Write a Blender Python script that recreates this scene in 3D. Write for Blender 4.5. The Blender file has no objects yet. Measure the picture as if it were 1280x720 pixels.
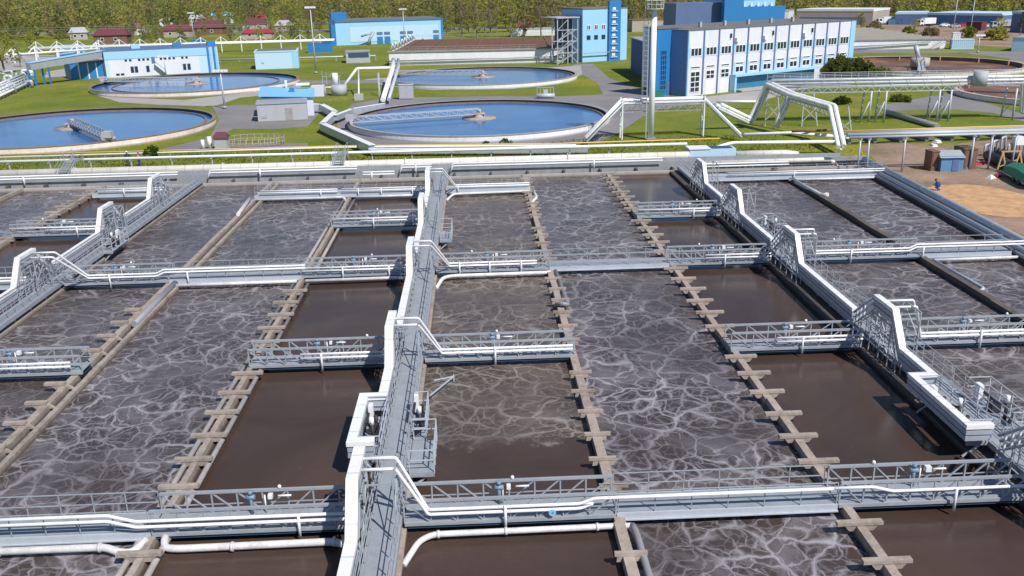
import bpy, math, random
from mathutils import Vector, Matrix
rnd = random.Random(7)
sc = bpy.context.scene
col = sc.collection
R = math.radians
# ---------------------------------------------------------------- camera
CH = 19.5; PITCH = R(18.7718); YAW = R(2.0461); ROLL = R(1.2); FPX = 1115.0
cd = bpy.data.cameras.new('camera'); cam = bpy.data.objects.new('camera', cd); col.objects.link(cam)
cd.sensor_width = 36; cd.lens = FPX/1280*36; cd.clip_start = .5; cd.clip_end = 6000
cam.location = (0, 0, CH)
cam.matrix_world = Matrix.Translation((0, 0, CH)) @ Matrix.Rotation(-YAW, 4, 'Z') @ Matrix.Rotation(math.pi/2-PITCH, 4, 'X') @ Matrix.Rotation(-ROLL, 4, 'Z')
sc.camera = cam
_cr = cam.matrix_world.to_3x3()
def W(px, py, z=0.0):
    """survey helper: where the sight line through a photo point meets height z"""
    d = _cr @ Vector((px-640, 360-py, -FPX)); t = (z-CH)/d.z
    return (d.x*t, d.y*t)
# ---------------------------------------------------------------- world / light
SUN = Vector((.5, -.72, 1.0)).normalized()
w = bpy.data.worlds.new('World'); sc.world = w; w.use_nodes = True
nt = w.node_tree; bg = nt.nodes['Background']
sky = nt.nodes.new('ShaderNodeTexSky'); sky.sky_type = 'NISHITA'; sky.sun_disc = False
sky.sun_elevation = math.asin(SUN.z); sky.sun_rotation = math.atan2(SUN.x, SUN.y); sky.air_density = 1.0; sky.dust_density = .0; sky.ozone_density = 4.0
nt.links.new(sky.outputs[0], bg.inputs[0]); bg.inputs[1].default_value = .092
ld = bpy.data.lights.new('sun', 'SUN'); ld.energy = 5.0; ld.angle = R(.5); ld.color = (1, .96, .9)
lo = bpy.data.objects.new('sun', ld); col.objects.link(lo); lo.rotation_euler = SUN.to_track_quat('Z', 'Y').to_euler()
sc.view_settings.view_transform = 'Standard'; sc.view_settings.look = 'None'; sc.view_settings.exposure = 0
# ---------------------------------------------------------------- materials
def newmat(name):
    m = bpy.data.materials.new(name); m.use_nodes = True
    n = m.node_tree; return m, n.nodes, n.links, n.nodes['Principled BSDF']
def setc(b, c): b.inputs['Base Color'].default_value = (*c, 1)
def noise(N, L, vec, scale, detail=4, rough=.55, dist=0):
    t = N.new('ShaderNodeTexNoise'); t.inputs['Scale'].default_value = scale; t.inputs['Detail'].default_value = detail
    t.inputs['Roughness'].default_value = rough; t.inputs['Distortion'].default_value = dist
    if vec is not None: L.new(vec, t.inputs['Vector'])
    return t
def ramp(N, L, fac, stops, interp='LINEAR'):
    r = N.new('ShaderNodeValToRGB'); r.color_ramp.interpolation = interp
    e = r.color_ramp.elements
    while len(e) < len(stops): e.new(.5)
    for i, (p, c) in enumerate(stops):
        e[i].position = p; e[i].color = (*c, 1) if len(c) == 3 else c
    L.new(fac, r.inputs[0]); return r
def g3(v): return (v, v, v)
def mixc(N, L, fac, a, b, mode='MIX'):
    m = N.new('ShaderNodeMix'); m.data_type = 'RGBA'; m.blend_type = mode
    if isinstance(fac, (int, float)): m.inputs[0].default_value = fac
    else: L.new(fac, m.inputs[0])
    for i, v in ((6, a), (7, b)):
        if isinstance(v, tuple): m.inputs[i].default_value = (*v, 1)
        else: L.new(v, m.inputs[i])
    return m.outputs[2]
def math_(N, L, op, a, b=None, c=None):
    m = N.new('ShaderNodeMath'); m.operation = op
    for i, v in enumerate((a, b, c)):
        if v is None: continue
        if isinstance(v, (int, float)): m.inputs[i].default_value = v
        else: L.new(v, m.inputs[i])
    return m.outputs[0]
def pos(N): return N.new('ShaderNodeNewGeometry').outputs['Position']
def mapping(N, L, vec, scale=(1, 1, 1), rot=(0, 0, 0)):
    m = N.new('ShaderNodeMapping'); L.new(vec, m.inputs[0]); m.inputs['Scale'].default_value = scale; m.inputs['Rotation'].default_value = rot
    return m.outputs[0]
def bump(N, L, b, h, strength=.3, dist=.1):
    u = N.new('ShaderNodeBump'); u.inputs['Strength'].default_value = strength; u.inputs['Distance'].default_value = dist
    L.new(h, u.inputs['Height']); L.new(u.outputs[0], b.inputs['Normal'])
def paint(name, c, rough=.5, metal=0, dirt=.25, dirtc=None, scale=.8, streak=True, spec=.5):
    m, N, L, b = newmat(name)
    p = pos(N)
    n1 = noise(N, L, mapping(N, L, p, (1, 1, .25) if streak else (1, 1, 1)), scale, 6, .65)
    n2 = noise(N, L, p, scale*7, 3)
    f = math_(N, L, 'ADD', math_(N, L, 'MULTIPLY', n1.outputs[0], .7), math_(N, L, 'MULTIPLY', n2.outputs[0], .3))
    r = ramp(N, L, f, [(.38, g3(0)), (.68, g3(dirt))])
    dc = dirtc or tuple(v*.45 for v in c)
    L.new(mixc(N, L, r.outputs[0], c, dc), b.inputs['Base Color'])
    b.inputs['Roughness'].default_value = rough; b.inputs['Metallic'].default_value = metal
    b.inputs['Specular IOR Level'].default_value = spec
    bump(N, L, b, n2.outputs[0], .08, .02)
    return m
M = {}
M['white'] = paint('white_paint', (.82, .83, .85), .45, 0, .35, (.45, .44, .42))
M['whiteduct'] = paint('white_cladding', (.86, .86, .86), .42, 0, .4, (.5, .48, .45), .8)
M['insul'] = paint('grey_insulation', (.46, .5, .56), .42, .25, .35, (.25, .28, .33), .5)
M['bigpipe'] = paint('cream_cladding', (.72, .69, .64), .5, 0, .5, (.42, .36, .31), .4)
M['steel'] = paint('grey_steel', (.4, .43, .465), .48, .2, .4, (.2, .22, .25))
M['steelw'] = paint('pale_steel', (.5, .54, .6), .5, .1, .35, (.3, .3, .32))
M['deck'] = paint('deck_plate', (.33, .365, .4), .65, .1, .4, (.13, .15, .17), 1.5, False)
M['navy'] = paint('dark_steel_and_shade', (.035, .085, .15), .6, 0, .3, (.02, .04, .06))  # dark blue for frames and panels; also carries the painted shade under bridges
M['pipegrey'] = paint('pipe_grey', (.3, .31, .34), .55, .1, .5, (.2, .17, .14))
M['rust'] = paint('rusty_brown', (.22, .12, .08), .8, 0, .6, (.09, .05, .035), 1.2)
M['motor'] = paint('blue_motor', (.12, .28, .45), .45, 0, .3)
M['concpipe'] = paint('weathered_pipe', (.4, .37, .36), .7, 0, .6, (.2, .16, .14), 1.2)
M['valve'] = paint('valve_paint', (.2, .3, .4), .5, 0, .4, (.1, .13, .16))
M['mastw'] = paint('mast_white', (.88, .89, .9), .55, 0, .2, (.5, .5, .5), 1.0)
M['lowpipe'] = paint('grimy_white_pipe', (.72, .72, .73), .5, 0, .65, (.36, .31, .27), 1.1)
M['yellow'] = paint('yellow_paint', (.75, .48, .1), .5, 0, .4, (.5, .35, .18), .5)
M['lav'] = paint('lavender_panel', (.7, .71, .82), .6, 0, .4, (.5, .52, .66), .35)
M['lblue'] = paint('light_blue_panel', (.33, .6, .86), .55, 0, .25, (.28, .5, .74), .35)
M['paleb'] = paint('pale_blue_panel', (.5, .68, .84), .55, 0, .3, (.4, .57, .73), .3)
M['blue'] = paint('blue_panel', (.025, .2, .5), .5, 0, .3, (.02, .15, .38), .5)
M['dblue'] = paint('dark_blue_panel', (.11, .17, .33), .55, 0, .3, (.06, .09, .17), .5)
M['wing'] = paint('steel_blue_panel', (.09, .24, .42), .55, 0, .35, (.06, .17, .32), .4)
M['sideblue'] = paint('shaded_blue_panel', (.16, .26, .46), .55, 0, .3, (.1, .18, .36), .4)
M['teal'] = paint('teal_panel', (.03, .2, .32), .5, 0, .3, (.02, .12, .2), .5)
M['roofgrey'] = paint('roof_felt', (.14, .14, .14), .85, 0, .5, (.2, .19, .17), .15, False)
M['roofdark'] = paint('roof_dark', (.07, .075, .08), .8, 0, .4, (.12, .11, .1), .2, False)
M['roofblue'] = paint('roof_blue', (.2, .48, .75), .5, 0, .3, (.3, .5, .68), .4, False)
M['maroon'] = paint('roof_maroon', (.15, .035, .05), .7, 0, .4, (.09, .04, .045), .4)
M['red'] = paint('roof_red', (.38, .03, .06), .6, 0, .3, (.25, .03, .05), .4)
M['brick'] = paint('brick_brown', (.2, .11, .08), .85, 0, .5, (.12, .08, .06), .7)
M['rend'] = paint('render_beige', (.42, .38, .32), .85, 0, .4, (.28, .25, .21), .4)
M['greyp'] = paint('grey_panel', (.42, .43, .47), .7, 0, .35, (.3, .3, .32), .5)
M['green'] = paint('green_tarp', (.02, .22, .13), .6, 0, .4, (.01, .12, .08), 1, False)
M['black'] = paint('black_rubber', (.025, .026, .03), .6, 0, .3, (.06, .05, .045))
M['wood'] = paint('raw_wood', (.5, .32, .17), .8, 0, .4, (.3, .19, .1), 1.5)
M['orange'] = paint('orange_fabric', (.8, .2, .04), .8, 0, .2)
M['bluework'] = paint('blue_workwear', (.02, .07, .3), .85, 0, .2)
M['darkwork'] = paint('dark_workwear', (.03, .035, .05), .85, 0, .2)
M['skin'] = paint('skin', (.5, .28, .2), .55, 0, .15)
M['trunk'] = paint('bark', (.16, .12, .09), .9, 0, .6, (.4, .37, .33), 1.5)
def seamed(m, axis, pitch, wd=.035, dark=.45):
    N, L = m.node_tree.nodes, m.node_tree.links; b = N['Principled BSDF']; src = b.inputs['Base Color'].links[0].from_socket
    sp = N.new('ShaderNodeSeparateXYZ'); L.new(pos(N), sp.inputs[0])
    md = math_(N, L, 'PINGPONG', math_(N, L, 'ADD', sp.outputs[axis], 100.0), pitch/2); lt = math_(N, L, 'LESS_THAN', md, wd)
    L.new(mixc(N, L, math_(N, L, 'MULTIPLY', lt, dark), src, (.25, .25, .26)), b.inputs['Base Color'])
seamed(M['whiteduct'], 1, 1.25); seamed(M['insul'], 1, 1.25); seamed(M['bigpipe'], 0, 2.0, .05)
def concrete(name, a, b_, sc_=1.0):
    m, N, L, b = newmat(name); p = pos(N)
    n1 = noise(N, L, p, .55*sc_, 8, .7); n2 = noise(N, L, p, 6*sc_, 5, .7); n3 = noise(N, L, mapping(N, L, p, (1, 1, .2)), 2.5, 4)
    f = math_(N, L, 'ADD', math_(N, L, 'MULTIPLY', n1.outputs[0], .5), math_(N, L, 'ADD', math_(N, L, 'MULTIPLY', n2.outputs[0], .3), math_(N, L, 'MULTIPLY', n3.outputs[0], .2)))
    r = ramp(N, L, f, [(.32, b_), (.5, tuple((x*.6+y*.4) for x, y in zip(a, b_))), (.66, a)])
    sp = N.new('ShaderNodeSeparateXYZ'); L.new(p, sp.inputs[0])
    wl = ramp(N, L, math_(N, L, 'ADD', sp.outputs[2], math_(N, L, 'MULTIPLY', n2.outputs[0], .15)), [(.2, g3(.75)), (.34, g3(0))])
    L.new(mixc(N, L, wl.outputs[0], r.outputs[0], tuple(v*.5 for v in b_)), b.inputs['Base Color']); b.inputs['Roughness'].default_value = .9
    bump(N, L, b, n2.outputs[0], .4, .03); return m
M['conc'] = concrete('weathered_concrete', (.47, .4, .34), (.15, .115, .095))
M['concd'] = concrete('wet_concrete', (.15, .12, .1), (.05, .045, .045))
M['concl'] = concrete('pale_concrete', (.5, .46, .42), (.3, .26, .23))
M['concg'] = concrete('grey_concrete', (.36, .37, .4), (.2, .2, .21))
M['tankwall'] = concrete('whitewashed_wall', (.88, .82, .78), (.56, .42, .36), .6)
M['tankwallw'] = concrete('white_tank_wall', (.85, .86, .9), (.62, .6, .6), .6)
M['rim'] = concrete('rim_concrete', (.3, .22, .18), (.14, .1, .08))
M['rimg'] = concrete('rim_grey', (.38, .37, .37), (.22, .2, .19))
def glassmat(name, c=(.02, .035, .06)):
    m, N, L, b = newmat(name); setc(b, c); b.inputs['Roughness'].default_value = .08; b.inputs['Specular IOR Level'].default_value = .7
    n = noise(N, L, pos(N), .5, 2); bump(N, L, b, n.outputs[0], .05, .05); return m
M['glass'] = glassmat('window_glass')
# --- sludge water
def warp(N, L, xy, scale, amount, detail=3):
    wn = noise(N, L, xy, scale, detail, .55)
    sub = N.new('ShaderNodeVectorMath'); sub.operation = 'SUBTRACT'; L.new(wn.outputs['Color'], sub.inputs[0]); sub.inputs[1].default_value = (.5, .5, .5)
    scl = N.new('ShaderNodeVectorMath'); scl.operation = 'SCALE'; L.new(sub.outputs[0], scl.inputs[0]); scl.inputs['Scale'].default_value = amount
    add = N.new('ShaderNodeVectorMath'); add.operation = 'ADD'; L.new(xy, add.inputs[0]); L.new(scl.outputs[0], add.inputs[1])
    return add.outputs[0]
def foam_color(N, L, xy, strength=1.0, haze=.5, k=1.0, sx=1.0, rot=0.0):
    """threads of foam round rounded cells (second minus first cell distance), at several sizes"""
    p = mapping(N, L, xy, (k*sx, k, 1), (0, 0, rot))
    wp = warp(N, L, warp(N, L, p, .22, 3.0), 1.1, .75)
    out = None
    cl = noise(N, L, p, .13, 3, .55)                       # clumps: where foam gathers
    clr = ramp(N, L, cl.outputs[0], [(.36, g3(.32)), (.58, g3(1))])
    for i, (s, wd, amt, pw) in enumerate(((.16, .42, .3, 1.8), (.48, .2, 1.0, 1.35), (.95, .22, .75, 1.35), (2.1, .32, .35, 1.3))):
        vv = mapping(N, L, wp, (1, 1, 1), (0, 0, .5*i)); d = []
        for ft in ('F1', 'F2'):
            v = N.new('ShaderNodeTexVoronoi'); v.feature = ft; v.voronoi_dimensions = '2D'; v.inputs['Scale'].default_value = s; v.inputs['Randomness'].default_value = .95
            L.new(vv, v.inputs['Vector']); d.append(v.outputs['Distance'])
        df = math_(N, L, 'SUBTRACT', d[1], d[0])
        nb = noise(N, L, p, .5+i*.7, 3)
        wv = math_(N, L, 'MULTIPLY', math_(N, L, 'POWER', nb.outputs[0], 2.2), wd*3.6)
        q = math_(N, L, 'POWER', math_(N, L, 'MAXIMUM', math_(N, L, 'SUBTRACT', 1.0, math_(N, L, 'DIVIDE', df, wv)), 0.0), pw)
        q = math_(N, L, 'MULTIPLY', math_(N, L, 'MULTIPLY', q, clr.outputs[0]), amt)
        out = q if out is None else math_(N, L, 'MAXIMUM', out, q)
    fine = noise(N, L, wp, 2.6, 7, .78, 1.0)
    big = ramp(N, L, noise(N, L, p, .2, 5, .65, .6).outputs[0], [(.48, g3(0)), (.74, g3(haze*.5))])
    bub = ramp(N, L, noise(N, L, p, 7, 4, .7).outputs[0], [(.54, g3(0)), (.76, g3(.22))])
    out = math_(N, L, 'MULTIPLY', out, math_(N, L, 'ADD', .55, math_(N, L, 'MULTIPLY', fine.outputs[0], .8)))
    out = math_(N, L, 'ADD', out, math_(N, L, 'MULTIPLY', big.outputs[0], math_(N, L, 'MULTIPLY', fine.outputs[0], 1.1)))
    out = math_(N, L, 'ADD', out, math_(N, L, 'MULTIPLY', bub.outputs[0], math_(N, L, 'MULTIPLY', clr.outputs[0], .5)))
    return math_(N, L, 'MINIMUM', math_(N, L, 'MULTIPLY', out, strength), 1.0), fine
def water_mat(name, foam=1.0, calm_below=None, haze=.5, k=1.0, sx=1.0, rot=0.0, fc=(.38, .36, .395), tc=((.042, .032, .031), (.07, .056, .056))):
    m, N, L, b = newmat(name); p = pos(N)
    sep = N.new('ShaderNodeSeparateXYZ'); L.new(p, sep.inputs[0])
    cmb = N.new('ShaderNodeCombineXYZ'); L.new(sep.outputs[0], cmb.inputs[0]); L.new(sep.outputs[1], cmb.inputs[1])
    xy = cmb.outputs[0]
    drift = noise(N, L, xy, .12, 5, .62, .8)
    base = ramp(N, L, drift.outputs[0], [(.3, (.05, .032, .025)), (.55, (.07, .046, .037)), (.75, (.092, .062, .044))])
    rip = noise(N, L, mapping(N, L, xy, (1, 2.0, 1)), 3.0, 6, .7)
    if foam > 0:
        f, fine = foam_color(N, L, xy, foam, haze, k, sx, rot)
        if calm_below is not None:
            e = math_(N, L, 'ADD', sep.outputs[1], math_(N, L, 'MULTIPLY', math_(N, L, 'SUBTRACT', noise(N, L, xy, .9, 5, .7).outputs[0], .5), 3.6))
            kk = N.new('ShaderNodeMapRange'); L.new(e, kk.inputs[0]); kk.inputs[1].default_value = calm_below-.2; kk.inputs[2].default_value = calm_below+.35
            kk.interpolation_type = 'SMOOTHSTEP'
            f = math_(N, L, 'MULTIPLY', f, kk.outputs[0])
        tone = ramp(N, L, fine.outputs[0], [(.3, tc[0]), (.7, tc[1])])
        tb = mixc(N, L, .7, base.outputs[0], tone.outputs[0])
        if calm_below is not None: tb = mixc(N, L, kk.outputs[0], base.outputs[0], tb)
        L.new(mixc(N, L, f, tb, fc), b.inputs['Base Color'])
        rr = N.new('ShaderNodeMapRange'); L.new(f, rr.inputs[0]); rr.inputs[3].default_value = .22; rr.inputs[4].default_value = .7
        L.new(rr.outputs[0], b.inputs['Roughness'])
        bump(N, L, b, math_(N, L, 'ADD', f, math_(N, L, 'MULTIPLY', rip.outputs[0], .7)), .4, .05)
    else:
        sc_ = ramp(N, L, noise(N, L, mapping(N, L, xy, (1, .35, 1)), 1.3, 7, .75, 1.5).outputs[0], [(.62, g3(0)), (.78, g3(.35))])
        L.new(mixc(N, L, sc_.outputs[0], base.outputs[0], (.17, .135, .115)), b.inputs['Base Color']); b.inputs['Roughness'].default_value = .13; b.inputs['Specular IOR Level'].default_value = .4
        bump(N, L, b, rip.outputs[0], .12, .05)
    b.inputs['IOR'].default_value = 1.33
    return m
BR_ = dict(fc=(.3, .262, .245), tc=((.058, .043, .036), (.096, .075, .063)))
M['foam'] = water_mat('foaming_sludge_water', 1.0, None, .4, 1.05)
M['foamleft'] = water_mat('foaming_sludge_water_left', 1.0, None, .45, 1.15, 1.0, .9, (.37, .35, .385))
M['foamsoft'] = water_mat('pale_foam_water', .88, None, .6, 1.15, .8, 2.0)
M['foamsoftl'] = water_mat('pale_foam_water_left', .8, None, .65, 1.25, .75, 1.3)
M['foamcalm'] = water_mat('half_foaming_water', .95, 35.6, .55, 1.2, .85, .3, **BR_)
M['calm'] = water_mat('calm_sludge_water', 0)
def tankwater():
    m, N, L, b = newmat('sky_tinted_tank_water'); p = pos(N)
    n = noise(N, L, p, .2, 4, .6); r = ramp(N, L, n.outputs[0], [(.3, (.03, .115, .31)), (.7, (.055, .17, .4))])  # blue of the reflected sky is put into the base colour
    sp = noise(N, L, p, 1.3, 6, .7); rs = ramp(N, L, sp.outputs[0], [(.68, g3(0)), (.74, g3(.5))])
    L.new(mixc(N, L, rs.outputs[0], r.outputs[0], (.35, .45, .6)), b.inputs['Base Color'])
    b.inputs['Roughness'].default_value = .14; b.inputs['IOR'].default_value = 1.33; b.inputs['Specular IOR Level'].default_value = .35
    bump(N, L, b, noise(N, L, p, 2.5, 3).outputs[0], .08, .05); return m
M['tankwater'] = tankwater()
def sludge():
    m, N, L, b = newmat('brown_tank_floor'); p = pos(N)
    n = noise(N, L, p, .12, 6, .6); r = ramp(N, L, n.outputs[0], [(.3, (.11, .05, .03)), (.5, (.17, .085, .05)), (.72, (.33, .19, .1))])
    L.new(r.outputs[0], b.inputs['Base Color']); b.inputs['Roughness'].default_value = .5; return m
M['sludge'] = sludge()
def grass():
    m, N, L, b = newmat('grass_ground'); p = pos(N)
    n1 = noise(N, L, p, .09, 8, .7); n2 = noise(N, L, p, 1.4, 6, .75)
    f = math_(N, L, 'ADD', math_(N, L, 'MULTIPLY', n1.outputs[0], .55), math_(N, L, 'MULTIPLY', n2.outputs[0], .45))
    r = ramp(N, L, f, [(.3, (.08, .115, .018)), (.47, (.14, .18, .025)), (.58, (.2, .21, .04)), (.68, (.27, .23, .09))])
    d = noise(N, L, p, .03, 4, .6); dm = ramp(N, L, d.outputs[0], [(.54, g3(0)), (.64, g3(1))])
    d2 = noise(N, L, p, 2.2, 4, .8); dm2 = ramp(N, L, d2.outputs[0], [(.5, g3(0)), (.6, g3(.85))])
    worn = ramp(N, L, noise(N, L, p, .055, 7, .7, .5).outputs[0], [(.56, g3(0)), (.7, g3(.6))])
    gr = mixc(N, L, worn.outputs[0], r.outputs[0], (.26, .2, .1))
    L.new(mixc(N, L, math_(N, L, 'MULTIPLY', dm.outputs[0], dm2.outputs[0]), gr, (.5, .4, .02)), b.inputs['Base Color'])
    b.inputs['Roughness'].default_value = .95; b.inputs['Specular IOR Level'].default_value = .1
    bump(N, L, b, n2.outputs[0], .8, .2); return m
M['grass'] = grass()
def asphalt(name, a, c, s=1):
    m, N, L, b = newmat(name); p = pos(N)
    n1 = noise(N, L, p, .12*s, 7, .65); n2 = noise(N, L, p, 4, 5, .7)
    f = math_(N, L, 'ADD', math_(N, L, 'MULTIPLY', n1.outputs[0], .7), math_(N, L, 'MULTIPLY', n2.outputs[0], .3))
    L.new(ramp(N, L, f, [(.35, a), (.65, c)]).outputs[0], b.inputs['Base Color']); b.inputs['Roughness'].default_value = .95
    bump(N, L, b, n2.outputs[0], .3, .03); return m
M['asphalt'] = asphalt('old_asphalt', (.17, .16, .17), (.25, .235, .24))
M['paving'] = asphalt('pale_paving', (.3, .28, .28), (.42, .39, .38))
def dirt():
    m, N, L, b = newmat('bare_dirt'); p = pos(N)
    n1 = noise(N, L, p, .11, 7, .65); n2 = noise(N, L, p, 1.6, 6, .75)
    f = math_(N, L, 'ADD', math_(N, L, 'MULTIPLY', n1.outputs[0], .65), math_(N, L, 'MULTIPLY', n2.outputs[0], .35))
    L.new(ramp(N, L, f, [(.34, (.11, .12, .04)), (.46, (.24, .17, .11)), (.56, (.34, .23, .17)), (.68, (.45, .31, .2))]).outputs[0], b.inputs['Base Color'])
    b.inputs['Roughness'].default_value = .95; bump(N, L, b, n2.outputs[0], .8, .15); return m
M['dirt'] = dirt()
def sand():
    m, N, L, b = newmat('loose_sand'); p = pos(N)
    n = noise(N, L, p, .8, 7, .7); L.new(ramp(N, L, n.outputs[0], [(.3, (.38, .21, .1)), (.65, (.62, .38, .2))]).outputs[0], b.inputs['Base Color'])
    b.inputs['Roughness'].default_value = .95; bump(N, L, b, n.outputs[0], .8, .2); return m
M['sand'] = sand()
def leaf(name, cols, sc_=.35, attr=False):
    m, N, L, b = newmat(name); oi = N.new('ShaderNodeObjectInfo'); p = pos(N); tr_ = N.new('ShaderNodeAttribute'); tr_.attribute_name = 'tone'
    n = noise(N, L, p, sc_, 4, .7)
    f = math_(N, L, 'ADD', math_(N, L, 'MULTIPLY', tr_.outputs['Fac'] if attr else oi.outputs['Random'], .78), math_(N, L, 'MULTIPLY', n.outputs[0], .3))
    k = len(cols); L.new(ramp(N, L, f, [(.18+.6*i/(k-1), c) for i, c in enumerate(cols)]).outputs[0], b.inputs['Base Color'])
    b.inputs['Roughness'].default_value = .8; b.inputs['Specular IOR Level'].default_value = .15
    tr = N.new('ShaderNodeBsdfTranslucent'); L.new(b.inputs['Base Color'].links[0].from_socket, tr.inputs[0]); ms = N.new('ShaderNodeMixShader'); ms.inputs[0].default_value = .62
    L.new(b.outputs[0], ms.inputs[1]); L.new(tr.outputs[0], ms.inputs[2]); L.new(ms.outputs[0], N['Material Output'].inputs[0]); return m
M['leaf'] = leaf('spring_leaves', [(.17, .19, .05), (.34, .35, .06), (.36, .28, .15), (.46, .44, .08), (.32, .26, .15)])
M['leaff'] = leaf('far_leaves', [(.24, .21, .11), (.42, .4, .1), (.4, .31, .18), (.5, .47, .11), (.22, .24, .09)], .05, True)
M['leafd'] = leaf('dark_leaves', [(.07, .095, .03), (.13, .16, .04), (.2, .22, .06)])
M['weed'] = leaf('weed_leaves', [(.05, .1, .01), (.1, .17, .02), (.3, .27, .02)], .2)
# ---------------------------------------------------------------- mesh builder
class MB:
    def __init__(s): s.v = []; s.f = []; s.sm = []; s.mi = []; s.cur = 0
    def add(s, vs, fs, smooth=False):
        o = len(s.v); s.v += [tuple(v) for v in vs]
        for f in fs: s.f.append([o+i for i in f]); s.sm.append(smooth); s.mi.append(s.cur)
        return s
    def box(s, x0, x1, y0, y1, z0, z1):
        return s.add([(x0, y0, z0), (x1, y0, z0), (x1, y1, z0), (x0, y1, z0), (x0, y0, z1), (x1, y0, z1), (x1, y1, z1), (x0, y1, z1)],
              [(0, 3, 2, 1), (4, 5, 6, 7), (0, 1, 5, 4), (1, 2, 6, 5), (2, 3, 7, 6), (3, 0, 4, 7)])
    def beam(s, p, q, w=.06, h=None):
        h = h or w; p = Vector(p); q = Vector(q); d = (q-p)
        if d.length < 1e-6: return s
        d.normalize(); up = Vector((0, 0, 1)) if abs(d.z) < .95 else Vector((0, 1, 0))
        a = d.cross(up).normalized()*(w/2); b = a.cross(d).normalized()*(h/2)
        vs = [p-a-b, p+a-b, p+a+b, p-a+b, q-a-b, q+a-b, q+a+b, q-a+b]
        return s.add(vs, [(0, 1, 2, 3), (7, 6, 5, 4), (0, 4, 5, 1), (1, 5, 6, 2), (2, 6, 7, 3), (3, 7, 4, 0)])
    def tube(s, pts, r=.05, n=10, fil=0, rs=None):
        pts = [Vector(p) for p in pts]
        if fil and len(pts) > 2:
            o = [pts[0]]
            for i in range(1, len(pts)-1):
                a, b, c = pts[i-1], pts[i], pts[i+1]
                f1 = min(fil, (a-b).length*.45); f2 = min(fil, (c-b).length*.45)
                p, q = b+(a-b).normalized()*f1, b+(c-b).normalized()*f2
                for k in range(5):
                    t = k/4; o.append(p*(1-t)**2+b*2*t*(1-t)+q*t*t)
            o.append(pts[-1]); pts = o
        m = len(pts); T = []
        for i in range(m):
            d = (pts[min(i+1, m-1)]-pts[max(i-1, 0)]); T.append(d.normalized())
        u = T[0].cross(Vector((0, 0, 1)) if abs(T[0].z) < .9 else Vector((1, 0, 0))).normalized()
        vs = []
        for i in range(m):
            u = (u-T[i]*u.dot(T[i])).normalized(); v = T[i].cross(u)
            rr = rs[i] if rs else r
            for k in range(n):
                a = 2*math.pi*k/n; vs.append(pts[i]+(u*math.cos(a)+v*math.sin(a))*rr)
        fs = [(i*n+k, i*n+(k+1) % n, (i+1)*n+(k+1) % n, (i+1)*n+k) for i in range(m-1) for k in range(n)]
        s.add(vs, fs, True); o = len(s.v)-len(vs)
        s.f.append([o+k for k in range(n)][::-1]); s.sm.append(False); s.mi.append(s.cur)
        s.f.append([o+(m-1)*n+k for k in range(n)]); s.sm.append(False); s.mi.append(s.cur)
        return s
    def lathe(s, cx, cy, prof, n=96, a0=0, a1=2*math.pi, smooth=True):
        full = abs(a1-a0-2*math.pi) < 1e-6; k_ = n if full else n+1; vs = []
        for (r, z) in prof:
            for k in range(k_):
                a = a0+(a1-a0)*k/n; vs.append((cx+r*math.cos(a), cy+r*math.sin(a), z))
        fs = []
        for i in range(len(prof)-1):
            for k in range(n):
                k2 = (k+1) % k_ if full else k+1
                fs.append((i*k_+k, i*k_+k2, (i+1)*k_+k2, (i+1)*k_+k))
        return s.add(vs, fs, smooth)
    def ribbon(s, path, w, z0, z1, side=0):
        """a beam of rectangular section along a polyline of (x,y,zoffset)"""
        for a, b in zip(path[:-1], path[1:]): s.beam(a, b, w, z1-z0)
        return s
    def strip(s, path, w, h):
        P = [Vector(p) for p in path]; n = len(P); vs = []
        def nrm(a, b): d = (b-a); return Vector((d.y, -d.x, 0)).normalized()
        for i in range(n):
            if i == 0: m_ = nrm(P[0], P[1])
            elif i == n-1: m_ = nrm(P[-2], P[-1])
            else:
                a, b = nrm(P[i-1], P[i]), nrm(P[i], P[i+1]); m_ = (a+b)
                m_ = m_.normalized(); m_ = m_/max(.3, m_.dot(a))
            for q in (-m_*w/2-Vector((0, 0, h/2)), m_*w/2-Vector((0, 0, h/2)), m_*w/2+Vector((0, 0, h/2)), -m_*w/2+Vector((0, 0, h/2))): vs.append(P[i]+q)
        fs = [(3, 2, 1, 0), tuple((n-1)*4+k for k in range(4))]
        for i in range(n-1): fs += [(i*4+k, i*4+(k+1) % 4, (i+1)*4+(k+1) % 4, (i+1)*4+k) for k in range(4)]
        return s.add(vs, fs)
    def poly(s, pts, z=None):
        return s.add([(p[0], p[1], z if z is not None else p[2]) for p in pts], [tuple(range(len(pts)))])
    def build(s, name, mat, parent=None):
        me = bpy.data.meshes.new(name)
        o = ORG.get(parent.name, Vector((0, 0, 0))) if parent else Vector((0, 0, 0))
        if parent is None and s.v:
            xs = [v[0] for v in s.v]; ys = [v[1] for v in s.v]; zs = [v[2] for v in s.v]
            o = Vector(((min(xs)+max(xs))/2, (min(ys)+max(ys))/2, min(zs)))
        me.from_pydata([(v[0]-o.x, v[1]-o.y, v[2]-o.z) for v in s.v], [], s.f)
        me.polygons.foreach_set('use_smooth', s.sm)
        mats = mat if isinstance(mat, (list, tuple)) else [mat]
        for m_ in mats: me.materials.append(m_)
        if len(mats) > 1: me.polygons.foreach_set('material_index', s.mi)
        me.update()
        ob = bpy.data.objects.new(name, me); col.objects.link(ob)
        if parent is not None: ob.parent = parent
        else: ob.location = o
        ORG[ob.name] = o
        return ob
ORG = {}
def thing(name, label, cat, loc, group=None):
    o = bpy.data.objects.new(name, None); col.objects.link(o); o.empty_display_size = .5
    o.location = loc; ORG[o.name] = Vector(loc); o['label'] = label; o['category'] = cat
    if group: o['group'] = group
    return o
def tag(o, label, cat, group=None, kind=None):
    o['label'] = label; o['category'] = cat
    if group: o['group'] = group
    if kind: o['kind'] = kind
    return o
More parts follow.
